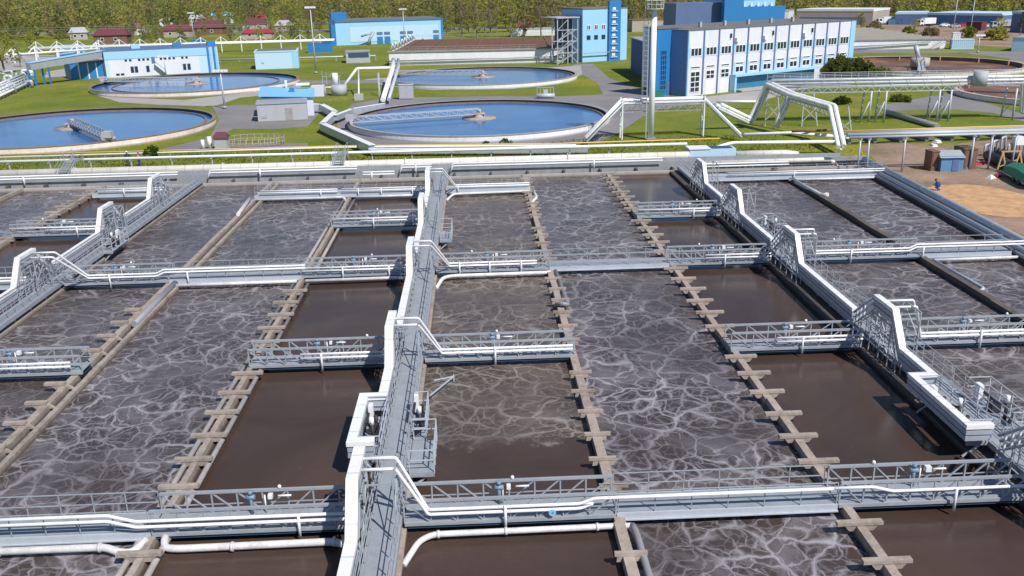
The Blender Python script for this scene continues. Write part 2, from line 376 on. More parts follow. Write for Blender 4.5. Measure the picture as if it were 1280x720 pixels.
def struct(o, label=None):
    o['kind'] = 'structure'
    if label: o['label'] = label
    return o
def copy_tree(o, loc, label=None, group=None, rot=None, scale=None):
    c = o.copy(); col.objects.link(c); c.location = loc
    if rot is not None: c.rotation_euler = (0, 0, rot)
    if scale is not None: c.scale = scale
    if label: c['label'] = label
    if group: c['group'] = group
    for ch in list(o.children):
        d = ch.copy(); col.objects.link(d); d.parent = c
        for g in list(ch.children):
            e = g.copy(); col.objects.link(e); e.parent = d
    return c
def sheet(name, pts, z, mat, label):
    o = MB().poly(pts, z).build(name, mat); struct(o, label); return o
# ================================================================= GROUND
sheet('ground', [(-3500, -200), (3500, -200), (3500, 5000), (-3500, 5000)], 0, M['grass'], 'flat green ground with grass and dandelions')
def road(pxs, label, mat='asphalt', z=.006, name='road'):
    return sheet(name, [W(*p) for p in pxs], z, M[mat], label)
road([(722, 80), (742, 80), (762, 98), (808, 114), (858, 125), (940, 119), (946, 126), (858, 131), (812, 140), (770, 168), (748, 178), (715, 181), (700, 181), (450, 182), (425, 172), (420, 150),
      (440, 130), (480, 122.5), (600, 120.5), (700, 120.5), (754, 118), (747, 104), (728, 93), (716, 86), (716, 81)], 'grey asphalt road round the near clarifier')
road([(200, 187), (262, 172), (274, 150), (266, 133), (300, 131), (412, 131), (400, 140), (385, 158), (344, 161), (291, 161), (275, 171), (285, 179), (385, 179), (385, 184), (240, 187)], 'grey asphalt yard beside the grey shed')
road([(120, 119), (110, 112), (128, 103), (150, 122), (230, 125), (300, 117), (366, 108), (372, 98), (380, 104), (370, 115), (300, 122), (268, 133), (200, 131), (150, 128)], 'pale path round the far left clarifier', 'paving', .01, 'path')
road([(372, 101), (480, 99.5), (480, 104), (372, 105)], 'narrow grey road behind the grey shed', 'asphalt', .014)
road([(455, 99), (726, 82), (728, 93), (704, 103), (640, 111), (540, 112.5), (480, 107)], 'gravel strip round the far clarifier', 'paving', .012, 'path')
road([(858, 124), (1063, 99.5), (1080, 104), (1000, 112), (945, 128), (862, 131)], 'pale paving along the front of the lavender building', 'paving', .018, 'pavement')
road([(1095, 133), (1165, 120), (1185, 117), (1230, 128), (1280, 143), (1280, 152), (1240, 141), (1180, 136), (1110, 139)], 'grey road beside the lower brown tank', 'asphalt', .01)
road([(1060, 62), (1280, 65), (1280, 84), (1266, 84), (1262, 73), (1200, 66), (1060, 66)], 'grey road behind the brown tank', 'asphalt', .01)
road([(56, 97), (58, 90), (90, 84), (134, 82), (134, 92), (90, 95)], 'pale yard beside the blue annex', 'paving', .01, 'path')
road([(0, 41), (1280, 27), (1280, 30), (0, 44)], 'narrow pale road in front of the wood', 'asphalt', .01)
road([(955, 29), (1280, 33), (1280, 60), (1200, 56), (1060, 44), (960, 40)], 'grey brown yard before the warehouses', 'dirt', .014, 'yard')
road([(0, 70), (130, 68), (130, 76), (0, 90)], 'pale strip under the white pipe line', 'paving', .012, 'path')
# dirt yard on the right
sheet('dirt', [W(1072, 184), W(1110, 178), W(1180, 182), W(1280, 170), (90, 85), (90, 40), (42.5, 40), (42.9, 90), W(1085, 192)], .008, M['dirt'], 'bare brown dirt yard beside the basins')
def blob(cx, cy, rx, ry, n=40, j=.25, seed=1):
    r_ = random.Random(seed); ph = [r_.uniform(0, 6.3) for _ in range(4)]
    return [(cx+rx*(1+j*sum(math.sin((k+2)*a+ph[k]) for k in range(4))/4)*math.cos(a), cy+ry*(1+j*sum(math.sin((k+2)*a+ph[k]) for k in range(4))/4)*math.sin(a)) for a in [2*math.pi*i/n for i in range(n)]]
c = W(1222, 252); sheet('sand', blob(c[0]+.8, c[1]+.5, 5.4, 6.6, seed=3), .03, M['sand'], 'patch of loose orange sand on the dirt')
# ================================================================= BASINS
XL, X2, X1, XC, D1, D2, XR, D3 = -30.0, -21.6, -12.45, -3.6, 4.85, 13.6, 20.6, 31.6
YN, YF = 6.0, 93.2
def xo(y): return 41.5+(y-92)*.058
WZ = .06
def water(name, x0, x1, mat, lab, y1=YF, x1b=None):
    m = MB(); m.poly([(x0, YN), (x1, YN), (x1b if x1b is not None else x1, y1), (x0, y1)], WZ)
    o = m.build('water', M[mat]); struct(o, lab); return o
water('w', -66, -47.4, 'foamsoft', 'foamy basin at the far left')
water('w', -47.4, -38.9, 'foam', 'foamy channel left of the left walkway')
water('w', -38.9, XL, 'calm', 'calm brown channel left of the left walkway')
water('w', XL, X2, 'foamsoftl', 'pale foamy channel right of the left walkway')
water('w', X2, X1, 'foamleft', 'foamy channel between two divider walls on the left')
water('w', X1, XC, 'calm', 'calm brown channel left of the central walkway')
water('w', XC, D1, 'foamcalm', 'half foamy channel right of the central walkway')
water('w', D1, D2, 'foam', 'wide foamy channel right of the centre')
water('w', D2, XR, 'calm', 'calm brown channel left of the right walkway')
water('w', XR, D3, 'foamsoft', 'pale foamy channel right of the right walkway')
water('w', D3, xo(YN)-1, 'foamsoft', 'pale foamy channel at the right edge', x1b=xo(YF)-1)
# outer walls
o = MB().box(-66, 42.0, YF, YF+.35, 0, .42).build('basin_wall', M['concl']); tag(o, 'long beige concrete edge wall at the far end of the basins', 'wall')
m = MB(); m.add([(xo(YN)-1.2, YN, 0), (xo(YN)+.5, YN, 0), (xo(YF)+.5, YF, 0), (xo(YF)-1.2, YF, 0), (xo(YN)-1.2, YN, .35), (xo(YN)+.5, YN, .35), (xo(YF)+.5, YF, .35), (xo(YF)-1.2, YF, .35)],
      [(0, 3, 2, 1), (4, 5, 6, 7), (0, 1, 5, 4), (1, 2, 6, 5), (2, 3, 7, 6), (3, 0, 4, 7)])
o = m.build('basin_wall', M['concd']); tag(o, 'dark concrete edge wall on the right side of the basins', 'wall')
for (xa, xb, lab, mt) in ((-4.25, -3.1, 'beige concrete wall under the central walkway', 'conc'), (20.45, 22.3, 'dark concrete wall under the right walkway', 'concd'), (-30.6, -28.75, 'beige concrete wall under the left walkway', 'conc')):
    m = MB(); m.box(xa, xb, YN, YF, -.1, .34)
    o = m.build('basin_wall', M[mt]); tag(o, lab, 'wall')
# dividers with brackets
BR = [28.8, 44.1, 59.6, 73.3]
def skip(y): return any(b-.35 < y < b+1.5 for b in BR)
def divider(x, label, wl=.6, wr=.85, br=True, w_=.34, mat='conc', y0=7, ph=.0, top=.5, double=False, rngs=None, haunch=True, bw_=.12):
    t = thing('divider_wall', label, 'wall', (x, 48, 0), 'concrete divider walls between the channels')
    m = MB(); y = y0
    while y < YF-.1:
        y2 = min(y+rnd.uniform(3.5, 6.5), YF); dz = rnd.uniform(-.03, .03); dx = rnd.uniform(-.03, .03)
        m.box(x-w_/2+dx, x+w_/2+dx, y+.012, y2, -.1, top+dz); y = y2
    m.build('wall', M[mat], t)
    if double:
        m = MB(); m.box(x+.55, x+.8, y0, YF, -.1, top-.08); m.build('side_beam', M[mat], t)
    if br:
        y = 9.85+ph
        while y < YF-1:
            if not skip(y) and (rngs is None or any(a < y < b for a, b in rngs)):
                j = rnd.uniform(-.1, .1); k = rnd.uniform(-.07, .07)
                b = MB(); b.box(x-wl+j, x+wr+j, y-bw_+k, y+bw_+k, top+.035, top+.17)
                if haunch: b.add([(x-.45, y-bw_*.75+k, top-.2), (x+.45, y-bw_*.75+k, top-.2), (x+.45, y+bw_*.75+k, top-.2), (x-.45, y+bw_*.75+k, top-.2),
                       (x-wl*.75, y-bw_*.75+k, top+.034), (x+wr*.75, y-bw_*.75+k, top+.034), (x+wr*.75, y+bw_*.75+k, top+.034), (x-wl*.75, y+bw_*.75+k, top+.034)],
                      [(0, 3, 2, 1), (4, 5, 6, 7), (0, 1, 5, 4), (1, 2, 6, 5), (2, 3, 7, 6), (3, 0, 4, 7)])
                b.build('bracket', M[mat], t)
            y += 2.22
    return t
divider(D1, 'concrete divider with short crossbars just right of the central walkway', .56, .6, ph=.95, w_=.4, bw_=.08)
divider(D2, 'concrete divider with wide crossbars left of the right walkway', .85, .85, ph=.0)
divider(X1, 'concrete divider flanked by two pipes left of the central walkway', .8, .8, ph=.0, rngs=[(0, 58)], w_=.26)
divider(X2, 'pale concrete divider with crossbars on its left, second left of the central walkway', .9, .15, w_=.36, ph=1.9, top=.45, rngs=[(0, 55)], double=True)
divider(D3, 'dark concrete divider without crossbars right of the right walkway', br=False, w_=.45, mat='concd')
divider(-38.9, 'concrete divider with crossbars left of the left walkway', .9, .5, ph=.6)
divider(-47.4, 'bare concrete divider at the far left of the basins', br=False)
m = MB()
for k, (a, b) in enumerate(((8, 58.6), (61.2, 84))): m.tube([(X1-.5, a, .3), (X1-.5, b, .3)], .12, 10)
tag(m.build('pipe', M['concpipe']), 'long dull pipe on the left of the piped divider', 'pipe')
m = MB()
for k, (a, b) in enumerate(((8, 58.6), (61.2, 84))): m.tube([(X1+.52, a, .3), (X1+.52, b, .3)], .12, 10)
tag(m.build('pipe', M['concpipe']), 'long dull pipe on the right of the piped divider', 'pipe')
# crusts of dried scum on walls: pieces of pipe and elbow lying on dividers
def pipe(pts, r, mat, label, fil=.25, n=12, flanges=(), group=None, name='pipe'):
    t = MB(); t.tube(pts, r, n, fil)
    for (p, d) in flanges:
        p = Vector(p); d = Vector(d).normalized()*.05; t.tube([p-d, p+d], r*1.3, n)
    return tag(t.build(name, M[mat]), label, 'pipe', group)
pipe([(D1+.35, 59.5, .42), (D1+.5, 52.2, .5), (D1+.3, 51.7, .75), (D1-.1, 51.9, .75), (D1-.25, 52.6, .3)], .14, 'pipegrey', 'grey pipe looping over the divider below the middle bridge', .4)
pipe([(D1+.45, 85, .6), (D1+.55, 81.5, .6), (D1+.2, 80.6, .6), (D1-.1, 80.3, .2)], .13, 'bigpipe', 'short cream pipe curling over the divider at its far end', .4)
pipe([(X2+.45, 59.4, .45), (X2+.45, 51.5, .45)], .2, 'pipegrey', 'thick grey pipe lying on the second divider under the middle bridge')
pipe([(X2-.2, 84, .7), (X2+.05, 79, .6), (X2+.1, 78.4, .6)], .18, 'bigpipe', 'cream pipe lying on the far end of the second divider', .4)
pipe([(D3+.3, 59, .5), (D3+.5, 53, .5), (D3+.3, 52.4, .6), (D3, 52.6, .3)], .11, 'steelw', 'thin grey pipe curling over the dark divider on the right', .4)
pipe([(D3-.1, 86, .4), (D3+.05, 79.5, .5), (D3+.4, 79, .7)], .2, 'bigpipe', 'cream pipe lying on the far end of the dark divider', .4)
# ================================================================= CROSS BRIDGES
def railing(m, x0, x1, y, z0, h=1.0, step=1.3, r=.017, rails=(1.0, .52)):
    n = max(1, round(abs(x1-x0)/step))
    for i in range(n+1):
        x = x0+(x1-x0)*i/n; m.beam((x, y, z0), (x, y, z0+h), r*2)
    for q in rails: m.beam((x0, y, z0+h*q), (x1, y, z0+h*q), r*2)
def truss_bridge(x0, x1, yb, label, valve=None):
    t = thing('footbridge', label, 'bridge', ((x0+x1)/2, yb+.6, 0), 'steel footbridges across the channels')
    wd = 1.2
    m = MB(); m.box(x0, x1, yb+.06, yb+wd-.06, .62, .67)
    for i in range(int((x1-x0)/.9)+1): m.box(x0+i*.9, x0+i*.9+.07, yb+.06, yb+wd-.06, .53, .618)
    m.build('deck', M['deck'], t)
    for yy in (yb, yb+wd):
        m = MB(); m.beam((x0, yy, .55), (x1, yy, .55), .11, .14); m.beam((x0, yy, 1.52), (x1, yy, 1.52), .11, .1)
        m.beam((x0, yy+.02, .98), (x1, yy+.02, .98), .03, .04)
        n = max(2, round((x1-x0)/1.1)); n += n % 2
        for i in range(n+1):
            x = x0+(x1-x0)*i/n; m.beam((x, yy, .6), (x, yy, 1.5), .055)
            if i < n:
                x2 = x0+(x1-x0)*(i+1)/n
                a, b = ((x, yy, 1.5), (x2, yy, .6)) if i < n/2 else ((x, yy, .6), (x2, yy, 1.5))
                m.beam(a, b, .05)
        m.build('side_truss', M['steel'], t)
    m = MB(); m.box(x0+.1, x1-.1, yb+.02, yb+wd-.02, .34, .4); m.build('shade_slab', M['navy'], t)  # added dark slab imitating the bridge's shade and reflection on the water
    vx = valve if valve is not None else (x0+x1)/2
    m = MB(); m.tube([(vx, yb+.95, .68), (vx, yb+.95, 1.55)], .07, 8); m.tube([(vx-.16, yb+.95, 1.38), (vx+.16, yb+.95, 1.38)], .1, 8)
    m.tube([(vx, yb+.95, 1.5), (vx, yb+.95, 1.66)], .09, 8)
    m.build('valve_actuator', M['valve'], t)
    vx += rnd.uniform(-.5, .3); bs = rnd.uniform(.14, .24)
    m = MB(); m.box(vx+.55, vx+.55+bs, yb+.8, yb+1.0, 1.35, 1.35+bs); m.tube([(vx+.4, yb+.95, 1.45), (vx+.4, yb+.95, .7)], .03, 6); m.tube([(vx+.9, yb+.95, 1.4), (vx+1.4, yb+.95, 1.4)], .04, 6)
    m.build('control_box', M['white'], t)
    lx = x0+(x1-x0)*rnd.choice([.3, .7]); m = MB(); lx = x0+(x1-x0)*rnd.uniform(.2, .8); m.tube([(lx, yb+wd, 1.57), (lx, yb+wd, 1.6), (lx, yb+wd, 1.68), (lx, yb+wd, 1.72)], .07, 10, rs=[.03, .07, .07, .03]); m.build('rail_lamp', M['white'], t)
    return t
def plate_bridge(x0, x1, yb, label, high=.28, rails=True):
    t = thing('footbridge', label, 'bridge', ((x0+x1)/2, yb+.6, 0), 'steel footbridges across the channels')
    m = MB(); m.box(x0, x1, yb+.1, yb+1.3, .62, .66); m.build('deck', M['deck'], t)
    m = MB(); m.box(x0, x1, yb-.02, yb+.08, .36, .36+high); m.box(x0, x1, yb+1.31, yb+1.4, .36, .36+high); m.box(x0, x1, yb-.1, yb-.03, .36, .41)
    m.build('side_beam', M['steelw'], t)
    m = MB(); m.box(x0, x1, yb+.16, yb+1.25, .3, .34); m.build('shade_slab', M['navy'], t)  # added dark slab, its colour stands in for shade below the deck
    if rails:
        for yy in (yb+.04, yb+1.35):
            m = MB(); railing(m, x0+.05, x1-.05, yy, .6, .95); m.build('handrail', M['steel'], t)
    return t
WL, WRt = -28.7, 22.35   # walkway sides
brs = [
 # row 1
 (0, -21.3, X1-.05, 28.8, 'near solid sided footbridge at the bottom left of the photo'), (1, X1+.02, -4.75, 28.8, 'near lattice footbridge left of the central walkway'),
 (1, -3.15, D1-.1, 28.8, 'near lattice footbridge right of the central walkway'), (0, D1-.06, D2-.4, 28.8, 'near solid sided footbridge between the two crossbar dividers'),
 (1, D2-.35, 20.5, 28.85, 'near lattice footbridge ending at the right walkway'), (0, 22.4, 31.6, 28.9, 'near solid sided footbridge at the bottom right corner'),
 (1, WL, X2+.4, 44.1, 'short lattice footbridge at the left edge of the photo, second row'), (1, X1, -4.75, 44.1, 'short lattice footbridge left of the central walkway, second row'),
 (1, -3.15, D1, 44.1, 'short lattice footbridge right of the central walkway, second row'), (1, D2-.25, 20.5, 44.1, 'short lattice footbridge between crossbar divider and right walkway, second row'),
 (1, 22.4, D3, 44.1, 'short lattice footbridge right of the right walkway, second row'),
 (0, -47.3, -30.6, 59.5, 'middle footbridge left of the left walkway'), (1, WL, X2, 59.5, 'middle lattice footbridge right of the left walkway'), (0, X2+.02, X1-.02, 59.5, 'middle solid sided footbridge between two left dividers'),
 (1, X1+.02, -4.75, 59.6, 'middle lattice footbridge left of the central walkway'), (1, -3.15, D1-.1, 59.7, 'middle lattice footbridge right of the central walkway'),
 (0, D1-.05, D2-.3, 59.7, 'middle solid sided footbridge between the two crossbar dividers'), (1, D2-.27, 20.5, 59.7, 'middle lattice footbridge left of the right walkway'),
 (1, 22.4, D3, 59.9, 'middle lattice footbridge right of the right walkway'), (0, D3+.02, xo(60)-1.5, 60, 'middle solid sided footbridge at the right edge'),
 (1, -38.9, -30.6, 73.3, 'far lattice footbridge left of the left walkway'), (1, X1, -4.75, 73.3, 'far lattice footbridge left of the central walkway'),
 (1, D2-.2, 20.5, 73.3, 'far lattice footbridge left of the right walkway'),
 (0, -38.2, -30.8, 88.2, 'farthest footbridge left of the left walkway'), (0, X2, -4.75, 85.2, 'farthest footbridge left of the central walkway'),
 (0, -3.15, D1+.2, 85.6, 'farthest footbridge right of the central walkway'), (0, 22.6, 41.3, 87.6, 'farthest footbridge right of the right walkway'),
]
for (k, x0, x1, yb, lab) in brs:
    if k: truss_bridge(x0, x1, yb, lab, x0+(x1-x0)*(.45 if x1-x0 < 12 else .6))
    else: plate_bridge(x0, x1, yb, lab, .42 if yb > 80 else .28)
# ---- white pipes carried by the bridges
PG = 'white air pipes along the footbridges'
def air_pair(x0, x1, y, label, z=1.2, gap=.2, second=None, drop=None, sup=None, pts=None):
    t = thing('air_pipe', label, 'pipe', ((x0+x1)/2, y, z), PG)
    a = pts or [(x0, y, z), (x1, y, z)]
    MB().tube(a, .062, 10, .12).build('upper_pipe', M['white'], t)
    s2 = second or (x0, x1); b = [(min(max(p[0], min(s2)), max(s2)), p[1]-.06, p[2]-gap) for p in a]
    MB().tube(b, .062, 10, .12).build('lower_pipe', M['white'], t)
    if drop is not None:
        for d in (drop if isinstance(drop, (list, tuple)) else [drop]): MB().tube([(d, y-.1, z+.05), (d, y-.1, .28)], .055, 8).build('drop_pipe', M['white'], t)
    return t
def yb_(y): return y-.12
def hump_pipe(xd, xr, yt, x1, yb, label, drop=None, jog=None, z=1.2, x2nd=None):
    """two pipes leaving the raised duct xd, crossing the stairs and dropping to the bridge"""
    t = thing('air_pipe', label, 'pipe', (xr, yb, z), PG)
    for k, (nm) in enumerate(('upper_pipe', 'lower_pipe')):
        dz = -.0 if k == 0 else -.2; dy = -.0 if k == 0 else -.45
        a = [(xd, yt+dy, 3.42+dz), (xr, yt+dy, 3.42+dz), (xr+1.05, yb_(yb), z+dz)]
        end = x1 if (k == 0 or x2nd is None) else x2nd
        if jog: a += [(jog[0], yb_(yb), z+dz), (jog[0]+.5, yb_(yb), z+dz+jog[1])]; a += [(end, yb_(yb), z+dz+jog[1])]
        else: a += [(end, yb_(yb), z+dz)]
        MB().tube(a, .065, 10, .12).build(nm, M['white'], t)
    for d in (drop or []): MB().tube([(d, yb-.2, z+.1), (d, yb-.2, .25)], .055, 8).build('drop_pipe', M['white'], t)
hump_pipe(-4.5, -3.3, 28.7, 12.9, 28.8, 'white pipe pair dropping from the central walkway onto the near bridge', [.6], (3.4, .2), x2nd=3.5)
hump_pipe(-4.5, -3.3, 43.0, D1-.1, 44.1, 'white pipe pair dropping from the central walkway onto the second row bridge', [.6])
hump_pipe(-4.5, -3.3, 57.6, 3.9, 59.7, 'white pipe pair dropping from the central walkway onto the middle bridge', [-1.5, .6, 2.8])
hump_pipe(-4.5, -3.3, 82.4, D1+.1, 85.6, 'white pipe pair dropping from the central walkway at the far end', [-2])
hump_pipe(20.9, 22.6, 43.2, 32.5, 44.1, 'white pipe pair dropping from the right walkway onto the second row bridge', [27.0])
hump_pipe(20.9, 22.6, 57.6, 39, 59.9, 'white pipe pair dropping from the right walkway onto the middle bridge', [26.3, 31.5], (30.5, .25))
hump_pipe(-29.4, -28.0, 57.6, X1+.3, 59.5, 'white pipe pair dropping from the left walkway onto the middle bridge', [-25.5, -20.2], (-22.3, .25))
air_pair(X1-9, -4.9, 28.7, 'white pipe pair on the near bridge left of the central walkway', 1.2, drop=[-7.0], pts=[(-22, 28.68, 1.5), (-13.9, 28.68, 1.5), (-12.9, 28.68, 1.2), (-4.9, 28.68, 1.2)])
air_pair(D2-.5, 22.3, 28.7, 'white pipe pair on the near bridge at the right', 1.18, second=(16.8, 22.3), drop=[17.6], pts=[(12.9, 28.7, 1.4), (14.4, 28.7, 1.4), (15.2, 28.7, 1.18), (31, 28.7, 1.18)])
air_pair(-9.7, -4.9, 44.0, 'white pipe pair on the second row bridge left of the central walkway', drop=[-8.6])
air_pair(15.8, 20.5, 44.0, 'white pipe pair on the second row bridge left of the right walkway', drop=[17.2])
air_pair(-26.5, -21.7, 44.0, 'white pipe pair on the bridge at the left edge', drop=[])
air_pair(-12.4, -4.9, 59.5, 'white pipe pair on the middle bridge left of the central walkway', drop=[-9.6, -6.4])
air_pair(15.8, 20.5, 59.6, 'white pipe pair on the middle bridge left of the right walkway', drop=[17.2])
air_pair(-45, -30.7, 59.4, 'white pipe pair on the middle bridge left of the left walkway', drop=[-34])
air_pair(-38.9, -30.8, 73.2, 'white pipe pair on the far bridge left of the left walkway', drop=[-33.4], second=(-36, -30.8))
air_pair(-12.3, -4.9, 73.2, 'white pipe pair on the far bridge left of the central walkway', drop=[-8.9], second=(-10, -4.9))
air_pair(D2-.1, 20.5, 73.2, 'white pipe pair on the far bridge left of the right walkway', drop=[18.2], second=(17, 20.5))
air_pair(-37.5, -31, 88.1, 'white pipe pair on the farthest bridge left of the left walkway', drop=[-35])
air_pair(-13.2, -4.9, 85.1, 'white pipe pair on the farthest bridge left of the central walkway', drop=[-11.6, -9.4, -6.4])
air_pair(-21.0, -13.6, 85.1, 'white pipe pair on the farthest bridge between the left dividers', drop=[-15.2])
air_pair(25, 41, 87.5, 'white pipe pair on the farthest bridge right of the right walkway', drop=[31.8])
# lower big pipes below the bridges
LG = 'thick pipes running low beside the footbridges'
pipe([(-3.1, 26.9, .1), (-2.6, 28.0, .33), (-2.1, 28.35, .36), (4.2, 28.4, .36), (5.0, 28.4, .36), (5.3, 28.3, .4)], .115, 'lowpipe', 'thick white pipe under the near bridge right of the central walkway', .3, 14, [((-1.9, 28.35, .36), (1, 0, 0)), ((4.0, 28.4, .36), (1, 0, 0)), ((.6, 28.38, .36), (1, 0, 0))], LG)
pipe([(5.3, 28.3, .42), (5.36, 27.8, .42), (5.36, 9, .42)], .13, 'pipegrey', 'dull grey pipe running toward the camera beside the crossbar divider', .3, 14)
pipe([(-22, 28.35, .4), (-14.0, 28.35, .4), (-13.4, 28.1, .3), (-12.9, 28.1, .3), (-12.6, 28.6, .5)], .14, 'lowpipe', 'thick white pipe under the near bridge at the bottom left', .35, 14, [((-14.2, 28.35, .4), (1, 0, 0)), ((-17.8, 28.35, .4), (1, 0, 0))], LG)
pipe([(-12.0, 28.9, .5), (-11.9, 28.3, .3), (-11.4, 28.2, .3), (-5.7, 28.25, .3), (-5.2, 28.1, .2), (-4.6, 27.8, .1)], .14, 'lowpipe', 'thick white pipe under the near bridge left of the central walkway', .35, 14, [((-9.4, 28.2, .3), (1, 0, 0)), ((-5.7, 28.25, .3), (1, 0, 0))], LG)
pipe([(-3.1, 57.4, .1), (-2.7, 58.9, .36), (-2.1, 59.2, .4), (D1, 59.3, .4)], .13, 'lowpipe', 'thick white pipe under the middle bridge right of the central walkway', .4, 12, [], LG)
pipe([(-21.4, 59.0, .4), (X1-.3, 59.1, .4)], .12, 'lowpipe', 'thick white pipe under the middle bridge between the left dividers', .3, 12, [], LG)
pipe([(X1+.3, 59.1, .4), (-5.2, 59.2, .4), (-4.7, 58.8, .2)], .12, 'lowpipe', 'thick white pipe under the middle bridge left of the central walkway', .3, 12, [], LG)
pipe([(X1+.7, 84.7, .45), (-4.9, 84.8, .45)], .12, 'lowpipe', 'thick white pipe under the farthest bridge left of the central walkway', .3, 12, [], LG)
pipe([(X2+.1, 84.7, .45), (X1-.6, 84.8, .45), (X1-.3, 84.2, .3)], .12, 'lowpipe', 'thick white pipe under the farthest bridge between the left dividers', .3, 12, [], LG)
pipe([(-3.1, 83.6, .1), (-2.5, 85.0, .4), (D1, 85.2, .45), (D1+.4, 84.6, .3)], .12, 'lowpipe', 'thick white pipe under the farthest bridge right of the central walkway', .4, 12, [], LG)
pipe([(D3-.5, 87.0, .4), (40.6, 87.1, .4)], .11, 'lowpipe', 'thick white pipe under the farthest bridge at the right', .3, 12, [], LG)
pipe([(31.6, 59.3, .4), (xo(60)-1.4, 59.4, .4)], .11, 'lowpipe', 'thick white pipe under the middle bridge at the right edge', .3, 12, [], LG)
# ================================================================= LONG WALKWAYS
YP = [14.8, 29.4, 43.9, 58.4, 71.9, 83.4]
def zdeck(y):
    for p in YP:
        if p-3.4 <= y <= p-2.25: return .9+(y-(p-3.4))/1.15*1.65
        if p-2.25 < y < p+.1: return 2.55
        if p+.1 <= y <= p+1.5: return 2.55-(y-(p+.1))/1.4*1.65
    return .9
def walkway(x0, x1, label, gaps=()):
    t = thing('walkway', label, 'walkway', ((x0+x1)/2, 50, 0), 'long raised grey walkways')
    MB().box(x0, x1, YN, YF, .84, .9).build('deck', M['deck'], t)
    for xx in (x0-.05, x1+.05): MB().box(xx-.04, xx+.04, YN, YF, .62, .88).build('frame', M['steel'], t)
    m = MB(); k = YN+.7
    while k < YF: m.box(x0, x1, k-.05, k+.05, .62, .838); m.box(x0+.1, x0+.22, k-.06, k+.06, .3, .618); m.box(x1-.22, x1-.1, k-.06, k+.06, .3, .618); k += 2.1
    m.build('cross_beam', M['steel'], t)
    for side, xx in ((0, x0-.02), (1, x1+.02)):
        m = MB()
        for h in (1.02, .68, .36): m.beam((xx, YN, .9+h), (xx, YF, .9+h), .032)
        k = YN
        while k < YF: m.beam((xx, k, .9), (xx, k, 1.92), .032); k += 1.0
        m.build('handrail', M['steel'], t)
    for p in YP:
        m = MB(); sx = x1+.02
        for yy in (p-2.2, p-.2): m.beam((sx, yy, .9), (sx, yy, 3.3), .06); m.beam((x0, yy, 3.22), (x1, yy, 3.22), .05)
        m.beam((sx, p-2.2, 3.28), (sx, p-.2, 3.28), .06); m.beam((sx, p-2.2, 1.9), (sx, p-.2, 3.28), .04)
        m.build('portal_frame', M['steel'], t)
    return t
walkway(-4.28, -3.32, 'raised grey walkway running up the centre of the photo')
walkway(21.25, 22.3, 'raised grey walkway beside the calm water on the right')
walkway(-29.55, -28.8, 'raised grey walkway running away on the left')
def duct(x, xin, label_fmt, side_out, which, plat=None, w_=.34):
    """stacked white air duct left of each walkway: flat top at the stairs, sloping down, then low up to the previous stairs"""
    for i in which:
        p = YP[i]; prev = YP[i-1] if i else YN-2.6
        path = [(x, p, 3.45), (x, p-2.25, 3.45), (x, p-3.45, 1.8)]
        if plat and plat[0] < p and plat[1] > prev:
            path += [(x, plat[1], 1.8), (plat[2], plat[1], 1.8), (plat[2], plat[0], 1.8), (x+.05, plat[0], 1.8)]
            path2 = [(x, plat[0]-1.0 if False else prev+.0, 3.45)]
        else: path += [(x, prev+2.4, 1.8)]
        t = thing('air_duct', label_fmt[i], 'duct', (x, p, 0), 'white stacked air ducts beside the walkways')
        for k, nm in enumerate(('top_duct', 'middle_duct', 'bottom_duct')):
            m = MB(); m.strip([(q[0], q[1], q[2]-k*.27) for q in path], w_ if k == 0 else w_*.86, .2)
            m.build(nm, M['whiteduct'] if k == 0 else M['insul'], t)
        # far side: thinner grey pipes going down from the hump, on a lattice frame
        nx = [(x, p+.02, 3.4), (x, p+2.2, 1.75)]
        for k in range(3): MB().tube([(q[0]-.12+.12*k, q[1], q[2]-.27*k) for q in nx], .07, 8).build('descending_pipe', M['steelw'], t)
        m = MB()
        for sx in (-w_*.45, w_*.45):
            for yy, zt_ in ((p-3.2, 1.2), (p-2.3, 2.6), (p-1.2, 2.7), (p-.05, 2.7), (p+1.1, 1.9), (p+2.1, 1.2)): m.beam((x+sx, yy, .3), (x+sx, yy, zt_), .06)
            m.beam((x+sx, p-3.2, 1.1), (x+sx, p-2.3, 2.6), .05); m.beam((x+sx, p-2.3, 2.62), (x+sx, p, 2.62), .06); m.beam((x+sx, p-2.3, 1.0), (x+sx, p, 2.6), .05); m.beam((x+sx, p, 2.6), (x+sx, p+2.1, 1.1), .05)
            m.beam((x+sx, p-2.3, 1.6), (x+sx, p, 1.6), .05); m.beam((x+sx, p-3.2, .9), (x+sx, p+2.1, .9), .06)
        m.build('support_frame', M['steel'], t)
        m = MB()
        for q in range(4): m.beam((x-.2, p+.35+q*.42, 3.05-q*.31), (x-.2, p+.35+q*.42, 2.35-q*.31), .07)
        m.build('clamp', M['white'], t)
CL = ['central air duct below the near bridge', 'central white air duct at the bottom, crossing the near bridge', 'central white air duct stepping out round the pump platform', 'central white air duct between the second row and middle bridges', 'central white air duct between the middle and far bridges', 'central white air duct at the far end']
duct(-4.68, 0, CL, -1, [1], w_=.42)
duct(-4.68, 0, CL, -1, [2], (33.0, 37.3, -5.55), w_=.42)
duct(-4.65, 0, CL, -1, [3, 4, 5], w_=.4)
RL = ['', 'right walkway air duct nearest the bottom corner', 'right air duct zigzagging round the valve platform', 'right air duct above the second row bridge', 'right air duct beyond the middle bridge', 'right air duct at the far end']
duct(20.95, 0, RL, -1, [1, 3, 4, 5]); duct(20.95, 0, RL, -1, [2], (32.4, 37.4, 20.0), w_=.34)
LL = ['', '', 'left air duct outside the near left corner', 'left air duct climbing over the middle bridge', 'left air duct climbing over the far bridge', 'left air duct climbing over the farthest bridge']
duct(-29.75, 0, LL, -1, [2, 3, 4, 5])
